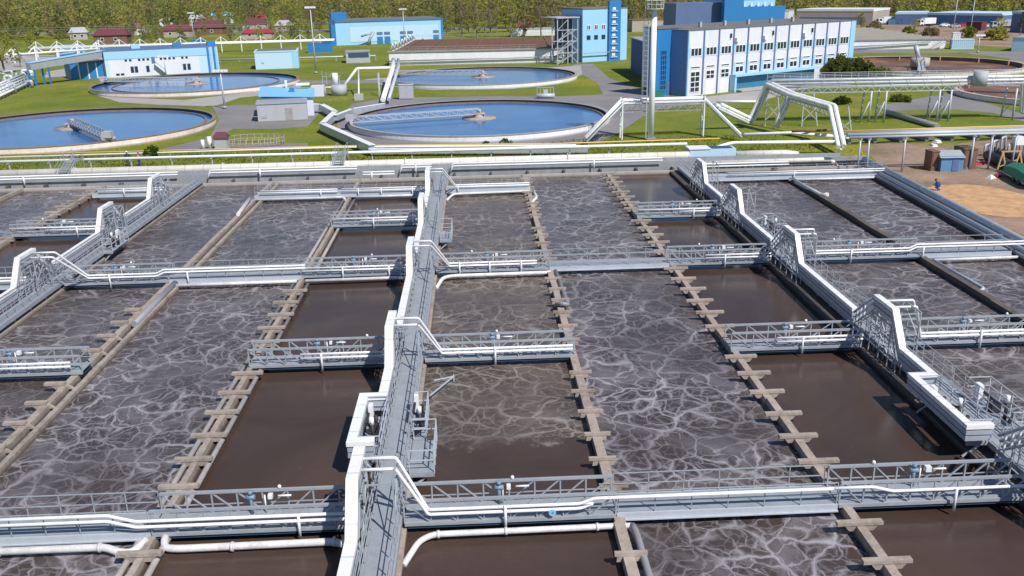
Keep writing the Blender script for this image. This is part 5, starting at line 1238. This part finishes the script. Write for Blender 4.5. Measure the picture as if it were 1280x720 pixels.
def car(x, y, a, label, mt):
    f = Frame((x, y), (x+math.cos(a), y+math.sin(a))); t = thing('parked_car', label, 'car', (x, y, 0), 'cars parked in the far yard')
    prof = [(0, .35), (0, .85), (.9, .95), (1.5, 1.42), (3.0, 1.45), (3.7, 1.0), (4.3, .9), (4.35, .35)]; m = MB(); n = len(prof)
    m.add([f.at(u, 0, z) for u, z in prof]+[f.at(u, 1.7, z) for u, z in prof], [tuple(range(n))[::-1], tuple(n+i for i in range(n))]+[(i, (i+1) % n, n+(i+1) % n, n+i) for i in range(n)][::1]); m.build('body', M[mt], t)
    fpart(t, f, 'window', 'glass', (1.3, 3.2, -.02, 1.72, 1.0, 1.36))
    for u in (.8, 3.5):
        for v in (-.03, 1.53): m = MB(); m.tube([f.at(u, v, .32), f.at(u, v+.2, .32)], .32, 12); m.build('wheel', M['black'], t)
for (px, py, a, l, mt) in ((1006, 32, .2, 'white car before the white roofed warehouse', 'white'), (1028, 33, .1, 'dark car before the white roofed warehouse', 'black'), (1178, 34, .4, 'white car left of the row before the blue warehouse', 'white'), (1190, 35, .3, 'grey car before the blue warehouse', 'greyp'), (1200, 33.5, .2, 'red car before the blue warehouse', 'red'), (1232, 35, .1, 'white car right of the dark red container', 'white'), (145, 64, .1, 'white van like car behind the white pylons', 'white')):
    x, y = W(px, py); car(x, y, a, l, mt)
# ================================================================= white pylon pipe line on the left
t = thing('pipe_rack', 'white pipe line hung from small pylons across the left background', 'pipe rack', (-100, 310, 0))
a, b = Vector((*W(40, 72), 0)), Vector((*W(418, 61), 0))
m = MB()
for dy, z in ((0, 2.8), (.9, 2.8), (1.8, 3.0)): m.tube([a+Vector((0, dy, z)), b+Vector((0, dy, z))], .3, 8)
m.build('pipe', M['white'], t)
for k in range(15):
    p = a.lerp(b, (k+.3)/15); m = MB(); m.beam(p, p+Vector((0, 0, 5)), .28); q = (b-a).normalized()*2.5
    m.beam(p+Vector((0, 0, 5)), p+q+Vector((0, 0, 3.1)), .13); m.beam(p+Vector((0, 0, 5)), p-q+Vector((0, 0, 3.1)), .13); m.build('pylon', M['white'], t)
t = thing('pipe_rack', 'second white pipe line nearer the white building on the left', 'pipe rack', W(60, 76)+(0,))
a, b = Vector((*W(5, 80), 2.5)), Vector((*W(135, 70), 2.5)); m = MB()
for dy in (0, 1): m.tube([a+Vector((0, dy, 0)), b+Vector((0, dy, 0))], .28, 8)
m.build('pipe', M['white'], t)
for k in range(5):
    p = a.lerp(b, (k+.5)/5); m = MB(); m.beam((p.x, p.y, 0), (p.x, p.y, 4.6), .4); q = (b-a).normalized()*2.5; m.beam(p+Vector((0, 0, 2)), p+q, .25); m.beam(p+Vector((0, 0, 2)), p-q, .25); m.build('pylon', M['white'], t)
t = thing('pipe_rack', 'thin white pipe on low supports behind the small pale blue building', 'pipe rack', W(300, 78)+(0,))
a, b = Vector((*W(276, 79), .9)), Vector((*W(470, 77), 1.6)); MB().tube([a, b], .22, 8).build('pipe', M['steelw'], t)
for k in range(9): p = a.lerp(b, k/8); MB().beam((p.x, p.y, 0), p, .3).build('support', M['concg'], t)
x, y = W(86, 70); MBx = MB().box(x-4, x+4, y, y+4, 0, 3.4); tag(MBx.build('cabin', M['lblue']), 'pale blue cabin behind the white pipe line on the left', 'cabin')
# pipe clutter at left edge
x, y = W(15, 118); t = thing('pipe_manifold', 'tangle of grey and white pipes with railings at the left edge', 'pipes', (x, y, 0)); m = MB(); m2 = MB()
a, b = Vector((*W(-10, 130), 0)), Vector((*W(43, 105), 0))
for k in range(5):
    o_ = Vector((-1.2*k, 1.4*k, 0)); m.tube([a+o_+Vector((0, 0, .8+.25*k)), b+o_+Vector((0, 0, .8+.25*k))], .28, 8)
for k in range(14):
    p = a.lerp(b, k/13); m2.beam(p, p+Vector((0, 0, 2.6)), .1)
    m2.beam(p+Vector((-6, 7, 0)), p+Vector((-6, 7, 2.4)), .1)
for z in (1.6, 2.5): m2.beam(a+Vector((0, 0, z)), b+Vector((0, 0, z)), .08); m2.beam(a+Vector((-6, 7, z)), b+Vector((-6, 7, z)), .08)
m.build('pipe', M['white'], t); m2.build('railing', M['steelw'], t)
for k in range(16):
    px = rnd.uniform(0, 36); py = rnd.uniform(97, 124-px*.45); x, y = W(px, py); m = MB(); L2 = rnd.uniform(1, 3.2); a_ = rnd.choice([0, 0, 1.57, .6])
    m.tube([(x, y, 0), (x, y, rnd.uniform(.8, 2.4)), (x+L2*math.cos(a_), y+L2*math.sin(a_), rnd.uniform(.8, 2.4)), (x+L2*math.cos(a_), y+L2*math.sin(a_), .1)], rnd.uniform(.12, .35), 8, .4); m.build('elbow_pipe', M[rnd.choice(['steelw', 'white', 'pipegrey', 'insul'])], t)
# ================================================================= LAMP POSTS
def lamp(px, py, h, label, hd=1):
    x, y = W(px, py); t = thing('street_lamp', label, 'lamp', (x, y, 0), 'tall lamp posts round the site')
    MB().tube([(x, y, 0), (x, y, h)], .12, 8, rs=[.2, .1]).build('pole', M['steelw'], t); MB().tube([(x, y, 0), (x, y, .5)], .35, 10).build('base', M['concl'], t)
    m = MB(); m.beam((x-1.0, y, h), (x+1.0, y, h), .1)
    for s in (-1, -.35, .35, 1): m.box(x+s-.28, x+s+.28, y-.35, y+.1, h-.25, h+.18)
    m.build('lamp_head', M['white'], t)
for a in ((395, 92, 15.4, 'tall lamp post left of the long light blue building'), (243, 52, 11.3, 'lamp post among the houses behind the white building'), (506, 57, 12.3, 'lamp post before the long light blue building'), (281, 136, 6.5, 'short lamp post on the asphalt yard between the left tanks'), (1213, 40, 12, 'slim lamp post before the long blue warehouse'), (1192, 36, 12, 'slim lamp post left of its neighbour before the warehouse'), (1222, 66, 4.5, 'short lamp post on the road behind the brown tank'), (208, 97, 5, 'thin mast against the white building')): lamp(*a)
# power lines poles far left: thin wires
m = MB()
for zz in (6.2, 7.0): m.beam((*W(0, 58), zz), (*W(420, 52), zz), .07)
tag(m.build('overhead_wire', M['steel']), 'thin overhead wires above the white pylon line', 'wire')
# ================================================================= HOUSES
def house(px, py, w_, d, h, rh, wall, roof, label, ang=0.0):
    w_ *= .72; d *= .8; rh *= .8; x, y = W(px, py); a = ang; f = Frame((x, y), (x+math.cos(a), y+math.sin(a))); t = thing('house', label, 'house', (x, y, 0), 'small houses among the trees')
    fpart(t, f, 'wall', wall, (0, w_, 0, d, 0, h)); m = MB(); e = .5
    m.add([f.at(-e, -e, h+.002), f.at(w_+e, -e, h+.002), f.at(w_+e, d+e, h+.002), f.at(-e, d+e, h+.002), f.at(w_*.12, d/2, h+rh), f.at(w_*.88, d/2, h+rh)], [(3, 2, 1, 0), (0, 1, 5, 4), (2, 3, 4, 5), (1, 2, 5), (3, 0, 4)])
    r_ = m.build('roof', M[roof], t); ch = MB(); c0 = f.at(w_*.6, d*.55, 0); ch.box(c0.x-.4, c0.x+.4, c0.y-.4, c0.y+.4, h+rh*.5, h+rh+1); ch.build('chimney', M['brick'], r_)
    for u in (.2, .6): window(t, f, w_*u, w_*u+1.4, 1, 2.3, 1)
for a in ((118, 55, 18, 9, 3.2, 3.5, 'brick', 'maroon', 'maroon roofed house at the left behind the pylons', .1), (205, 47, 16, 9, 3, 3.2, 'rend', 'maroon', 'wide maroon roofed house left of the lamp post', -.05), (240, 44, 20, 10, 3.2, 4, 'brick', 'maroon', 'large dark red roofed house behind the lamp post', 0), (303, 49, 17, 8, 2.4, 1.8, 'rend', 'red', 'low house with a bright crimson roof', .05),
          (304, 38, 16, 9, 3, 3.5, 'rend', 'maroon', 'dark red roofed house above the crimson roof', .1), (316, 34, 10, 8, 4, 3, 'white', 'red', 'white gabled house with a red roof', 0), (262, 30, 18, 10, 4.5, 3, 'white', 'roofblue', 'white house with a bright blue roof', 0), (200, 33, 12, 8, 3, 2, 'white', 'greyp', 'low house with a white roof at the left', 0), (237, 33, 12, 9, 4, 3, 'rend', 'greyp', 'grey roofed house left of the blue roof', .2), (645, 44, 9, 8, 3, 2.5, 'brick', 'maroon', 'small maroon roofed house in the wood behind the long basin', 0), (88, 50, 10, 8, 3, 2.8, 'rend', 'greyp', 'grey roofed cottage at the far left', .3), (160, 44, 11, 8, 3.2, 3, 'white', 'rust', 'rust roofed cottage among the left trees', .2), (345, 40, 9, 8, 3, 3, 'rend', 'greyp', 'grey roofed cottage right of the red roofs', -.2)):
    house(*a)
# ================================================================= VEGETATION
def crown_mesh(name, seed, h, r, n, leafs, mat, shape='round', trunk_h=None):
    q = random.Random(seed); vs = []; fs = []
    th = trunk_h if trunk_h is not None else h*.25
    clumps = []
    for _ in range(n):
        t_ = q.random(); z = th+(h-th)*t_
        prof = math.sin(math.pi*min(1, .12+.88*t_))**.6 if shape == 'round' else (1-t_)*.95+.08
        a = q.uniform(0, 2*math.pi); rr = r*prof*math.sqrt(q.random())*q.uniform(.75, 1.1)
        clumps.append((rr*math.cos(a), rr*math.sin(a), z, q.uniform(.5, 1.1)*r*.26))
    for (cx, cy, cz, cr) in clumps:
        for _ in range(leafs):
            d = Vector((q.gauss(0, 1), q.gauss(0, 1), q.gauss(0, .8))); d.normalize(); c_ = Vector((cx, cy, cz))+d*cr*q.uniform(.4, 1.1)
            s = r*q.uniform(.05, .11); u = Vector((q.gauss(0, 1), q.gauss(0, 1), q.gauss(0, 1))).normalized(); v = u.cross(Vector((q.gauss(0, 1), q.gauss(0, 1), q.gauss(0, 1)))).normalized()
            o = len(vs); vs += [c_-u*s, c_+v*s*.8, c_+u*s, c_-v*s*.8]; fs.append((o, o+1, o+2, o+3))
    me = bpy.data.meshes.new(name); me.from_pydata([tuple(v) for v in vs], [], fs); me.materials.append(M[mat]); return me, clumps
def trunk_mesh(name, seed, h, r, clumps):
    q = random.Random(seed); m = MB(); m.tube([(0, 0, 0), (.1, .05, h*.4), (0, 0, h*.9)], r, 7, rs=[r, r*.7, r*.2])
    for c_ in q.sample(clumps, min(9, len(clumps))):
        z = h*q.uniform(.2, .6); m.tube([(0, 0, z), (c_[0]*.6, c_[1]*.6, (z+c_[2])/2+.3), (c_[0], c_[1], c_[2])], r*.3, 5, rs=[r*.35, r*.2, r*.06])
    me = bpy.data.meshes.new(name); me.from_pydata(m.v, [], m.f); me.materials.append(M['trunk']); return me
protos = []
for i, (h, r, n, lf, sh, mt) in enumerate(((12, 3.6, 46, 14, 'round', 'leaf'), (14, 3.2, 44, 13, 'round', 'leaf'), (10, 3.8, 40, 15, 'round', 'leaf'), (15, 3.0, 50, 13, 'cone', 'leafd'), (13, 4.0, 50, 9, 'round', 'leaf'))):
    cm, cl = crown_mesh('crown', 20+i, h, r, n, lf, mt, sh, h*.2); protos.append((cm, trunk_mesh('trunk', 40+i, h, .28, cl)))
def tree(k, x, y, s, label, group, name='tree'):
    t = bpy.data.objects.new(name, None); col.objects.link(t); t.location = (x, y, 0); t.rotation_euler = (0, 0, rnd.uniform(0, 6.28)); t.scale = (s*rnd.uniform(.85, 1.2),)*2+(s,)
    t['label'] = label; t['category'] = 'tree'
    if group: t['group'] = group
    for nm, me in (('crown', protos[k][0]), ('trunk', protos[k][1])):
        o = bpy.data.objects.new(nm, me); col.objects.link(o); o.parent = t
    return t
def blocked(px, py):
    return False
cnt = 0
for i in range(200):
    f_ = (i+rnd.random())/200; px = -30+1340*f_
    row = i % 3
    base = (47 if 555 < px < 700 else 42 if px < 420 else 40 if px < 560 else 36 if px < 900 else 21)-.004*0
    if 95 < px < 365: base = 36
    py = base-row*5-rnd.uniform(0, 3)
    x, y = W(px, py)
    k = rnd.choice([0, 1, 2, 4, 4, 1, 3 if px > 700 else 1])
    s = rnd.uniform(.75, 1.15)*(.8 if px < 360 else 1)
    if px < 380: lab, g = 'spring tree among the houses at the upper left', 'trees among the houses at the upper left'
    elif px < 560: lab, g = 'spring tree in the wood behind the long light blue building', 'trees behind the long light blue building'
    elif px < 720: lab, g = 'spring tree in the wood behind the long white basin', 'trees behind the long white basin'
    elif px < 960: lab, g = 'spring tree behind the blue towers', 'trees behind the blue towers'
    else: lab, g = 'tree in the wood behind the warehouses', 'trees behind the warehouses'
    tree(k, x, y, s, lab, g)
# left foreground trees and others
for (px, py, k, s, l) in ((-8, 96, 1, 1.05, 'tall slender tree at the far left edge'), (6, 92, 4, .95, 'brownish spring tree second from the left edge'), (26, 84, 1, .62, 'small pale green tree right of the left edge trees'), (40, 62, 0, .6, 'low tree before the white pipe line'),
                          (1076, 37, 2, .62, 'lone green tree left of the white truck'), (1143, 40, 2, .45, 'round bush before the blue container'), (1250, 42, 2, .6, 'lone tree between the two blue warehouses'), (1275, 44, 3, .5, 'dark tree before the right edge warehouse')):
    x, y = W(px, py); tree(k, x, y, s, l, None)
for i in range(95):
    px, py = rnd.uniform(60, 400), rnd.uniform(31, 54); x, y = W(px, py); tree(rnd.choice([0, 2, 4, 1]), x, y, rnd.uniform(.3, .62), 'small garden tree among the houses at the upper left', 'garden trees among the houses')
# bushes
def bush(px, py, r, h, label, n=60, mat='leafd', name='bush'):
    x, y = W(px, py); me, cl = crown_mesh('foliage', int(px), h, r, n, 30, mat, 'round', .05)
    o = bpy.data.objects.new(name, me); col.objects.link(o); o.location = (x, y, 0); tag(o, label, 'bush')
bush(1048, 101, 3.4, 4.6, 'large dark bush at the right corner of the lavender building', 90); bush(1072, 100, 3.6, 3.6, 'second dark bush right of the lavender building', 80); bush(1100, 103, 3.2, 2.4, 'low dark bush beside the empty brown tank', 70)
bush(1052, 130, 1.7, 1.0, 'low bush under the long pipe bridge'); bush(1125, 127, 2.0, .9, 'low bush behind the splayed bridge legs')
for (px, py, r_, h_, l) in ((1092, 42, 3.5, 4, 'round green bush left of the far yard containers'), (1135, 46, 3, 3, 'green bush before the white truck on the far yard'), (1162, 45, 3.5, 2.5, 'low green bush on the far yard edge'), (1210, 47, 3, 3, 'green bush before the dark red container'), (1245, 50, 4, 3.5, 'wide green bush near the right edge yard'), (1020, 36, 3, 3, 'green bush before the white roofed warehouse')): bush(px, py, r_, h_, l, 40, 'leaf')
bush(190, 197, 1.2, 1.3, 'small leafy bush between the pipes near the workers', 30, 'weed'); bush(631, 182, .9, .8, 'small weed clump below the central tank wall', 20, 'weed'); bush(608, 183, .7, .6, 'smaller weed clump below the central tank wall', 16, 'weed')
# far wood as one mass
q = random.Random(5); vs = []; fs = []; tones = []
for _ in range(5200):
    y = 430+q.random()**1.6*1500; x = q.uniform(-.62, .62)*y+10
    if -.36 < x/y < -.15 and y < 520: continue
    h = q.uniform(8, 17); r = q.uniform(1.8, 3.6)*(1+max(0, y-700)/700)
    tn = q.random(); nq = int(70 if y < 700 else 40)
    tones += [tn]*nq
    for _ in range(nq):
        t_ = q.random(); a = q.uniform(0, 6.28); rr = r*math.sin(math.pi*(.15+.8*t_))**.6*math.sqrt(q.random()); c_ = Vector((x+rr*math.cos(a), y+rr*math.sin(a), h*(.2+.8*t_)))
        s = q.uniform(.35, .75)*(1+max(0, y-600)/600); u = Vector((q.gauss(0, 1), q.gauss(0, 1), q.gauss(0, 1))).normalized(); v = u.cross(Vector((q.gauss(0, 1), q.gauss(0, 1), q.gauss(0, 1)))).normalized()
        o = len(vs); vs += [c_-u*s, c_+v*s, c_+u*s, c_-v*s]; fs.append((o, o+1, o+2, o+3))
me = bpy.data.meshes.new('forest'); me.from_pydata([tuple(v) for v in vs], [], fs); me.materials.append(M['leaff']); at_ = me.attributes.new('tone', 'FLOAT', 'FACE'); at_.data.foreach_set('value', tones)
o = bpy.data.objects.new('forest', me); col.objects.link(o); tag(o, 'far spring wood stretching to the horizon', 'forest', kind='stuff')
# weeds on the grass strip
vs = []; fs = []
for _ in range(26000):
    zone = q.random()
    if zone < 2: x, y = q.uniform(-70, 42), q.uniform(99.2, 117)
    else: x, y = q.uniform(20, 80), q.uniform(98, 130)
    if math.hypot(x-.45, y-136.4) < 23 or math.hypot(x+60.5, y-137.2) < 21: continue
    n_ = math.sin(x*.35)*math.cos(y*.6+x*.1)
    if q.random() > .5+.5*n_: continue
    s = q.uniform(.04, .13); a = q.uniform(0, 6.28)
    o = len(vs); vs += [(x-s*math.cos(a), y-s*math.sin(a), .01), (x+s*math.cos(a), y+s*math.sin(a), .01), (x+q.uniform(-.1, .1), y+q.uniform(-.1, .1), s*1.8)]; fs.append((o, o+1, o+2))
me = bpy.data.meshes.new('grass'); me.from_pydata(vs, [], fs); me.materials.append(M['weed']); o = bpy.data.objects.new('grass', me); col.objects.link(o); tag(o, 'tufts of grass and weeds behind the basins', 'grass', kind='stuff')
# ================================================================= PEOPLE
def person(x, y, label, vest, trouser, helm, face=0.0, crouch=False, z=0):
    t = thing('person', label, 'person', (x, y, z))
    k = .55 if crouch else 1.0
    J = {'pel': (0, 0, .92*k), 'che': (0, .02+(.18 if crouch else 0), 1.32*k+(.05 if crouch else 0)), 'nec': (0, .03+(.28 if crouch else 0), 1.5*k+(.06 if crouch else 0)), 'hed': (0, .05+(.33 if crouch else 0), 1.66*k+(.1 if crouch else 0)),
         'hl': (-.1, 0, .88*k), 'hr': (.1, 0, .88*k), 'kl': (-.12, .1+(.3 if crouch else 0), .48*k+(.1 if crouch else 0)), 'kr': (.12, -.02+(.3 if crouch else 0), .48*k+(.1 if crouch else 0)), 'al': (-.12, .05, .08), 'ar': (.13, -.12, .08), 'tl': (-.13, .22, .04), 'tr': (.14, .06, .04),
         'sl': (-.2, .02+(.2 if crouch else 0), 1.42*k+.02), 'sr': (.2, .02+(.2 if crouch else 0), 1.42*k+.02), 'el': (-.28, .05+(.25 if crouch else 0), 1.14*k), 'er': (.28, .08+(.25 if crouch else 0), 1.14*k), 'wl': (-.26, .22+(.3 if crouch else 0), .95*k), 'wr': (.25, .26+(.3 if crouch else 0), .98*k)}
    E_ = [('pel', 'che', .14, .17), ('che', 'nec', .16, .06), ('nec', 'hed', .06, .1), ('pel', 'hl', .14, .1), ('pel', 'hr', .14, .1), ('hl', 'kl', .1, .07), ('hr', 'kr', .1, .07), ('kl', 'al', .07, .045), ('kr', 'ar', .07, .045), ('al', 'tl', .05, .04), ('ar', 'tr', .05, .04), ('che', 'sl', .1, .075), ('che', 'sr', .1, .075), ('sl', 'el', .065, .05), ('sr', 'er', .065, .05), ('el', 'wl', .05, .035), ('er', 'wr', .05, .035)]
    names = list(J); rad = {n: .08 for n in names}
    for a, b, r0, r1 in E_: rad[b] = r1
    rad['pel'] = .14; ca, sa = math.cos(face), math.sin(face)
    me = bpy.data.meshes.new('body'); me.from_pydata([(J[n][0]*ca-J[n][1]*sa, J[n][0]*sa+J[n][1]*ca, J[n][2]) for n in names], [(names.index(a), names.index(b)) for a, b, _, _ in E_], [])
    o = bpy.data.objects.new('body', me); col.objects.link(o); o.parent = t
    sk = o.modifiers.new('skin', 'SKIN'); sv = me.skin_vertices[0].data
    for i, n in enumerate(names): sv[i].radius = (rad[n], rad[n]); sv[i].use_root = (n == 'pel')
    ss = o.modifiers.new('sub', 'SUBSURF'); ss.levels = 1; ss.render_levels = 1
    me.materials.append(M[trouser])
    def P_(v): return Vector((x+v[0]*ca-v[1]*sa, y+v[0]*sa+v[1]*ca, z+v[2]))
    h_ = J['hed']; c_ = J['che']
    m = MB(); m.tube([P_((0, c_[1], c_[2]-.36)), P_((0, c_[1], c_[2]-.1)), P_((0, c_[1], c_[2]+.1))], .2, 12, rs=[.185, .21, .17]); m.build('vest', M[vest], t)
    m = MB(); m.tube([P_((h_[0], h_[1], h_[2]-.1)), P_(h_), P_((h_[0], h_[1], h_[2]+.08))], .1, 10, rs=[.07, .105, .09]); m.tube([P_((0, h_[1]+.09, h_[2])), P_((0, h_[1]+.125, h_[2]-.02))], .02, 6); m.build('head', M['skin'], t)
    m = MB(); m.tube([P_((h_[0], h_[1], h_[2]+.03)), P_((h_[0], h_[1], h_[2]+.12)), P_((h_[0], h_[1], h_[2]+.17))], .13, 12, rs=[.14, .125, .05]); m.build('helmet', M[helm], t)
x, y = W(157, 210, 0); person(x, y+1, 'worker in dark clothes and white helmet left of a second worker', 'darkwork', 'darkwork', 'white', .3)
x, y = W(171, 210, 0); person(x, y+1, 'worker in an orange vest beside the first worker near the pipes', 'orange', 'bluework', 'orange', -.4)
x, y = W(1177, 240, 0); person(x, y+.5, 'worker in blue crouching on the dirt behind the right edge duct', 'bluework', 'bluework', 'maroon', 1.2, crouch=True)
# green bin
x, y = W(822, 122); t = thing('bin', 'small green bin at the foot of the lavender building', 'bin', (x, y, 0)); MB().box(x-1.0, x+1.0, y-.5, y+.5, .1, 1.1).build('body', M['green'], t); MB().box(x-1.05, x+1.05, y-.55, y+.55, 1.102, 1.22).build('lid', M['green'], t)
# render defaults
sc.render.resolution_x = 1024; sc.render.resolution_y = 576
sc.render.engine = 'CYCLES'; sc.cycles.samples = 96; sc.cycles.use_denoising = True; sc.cycles.max_bounces = 6
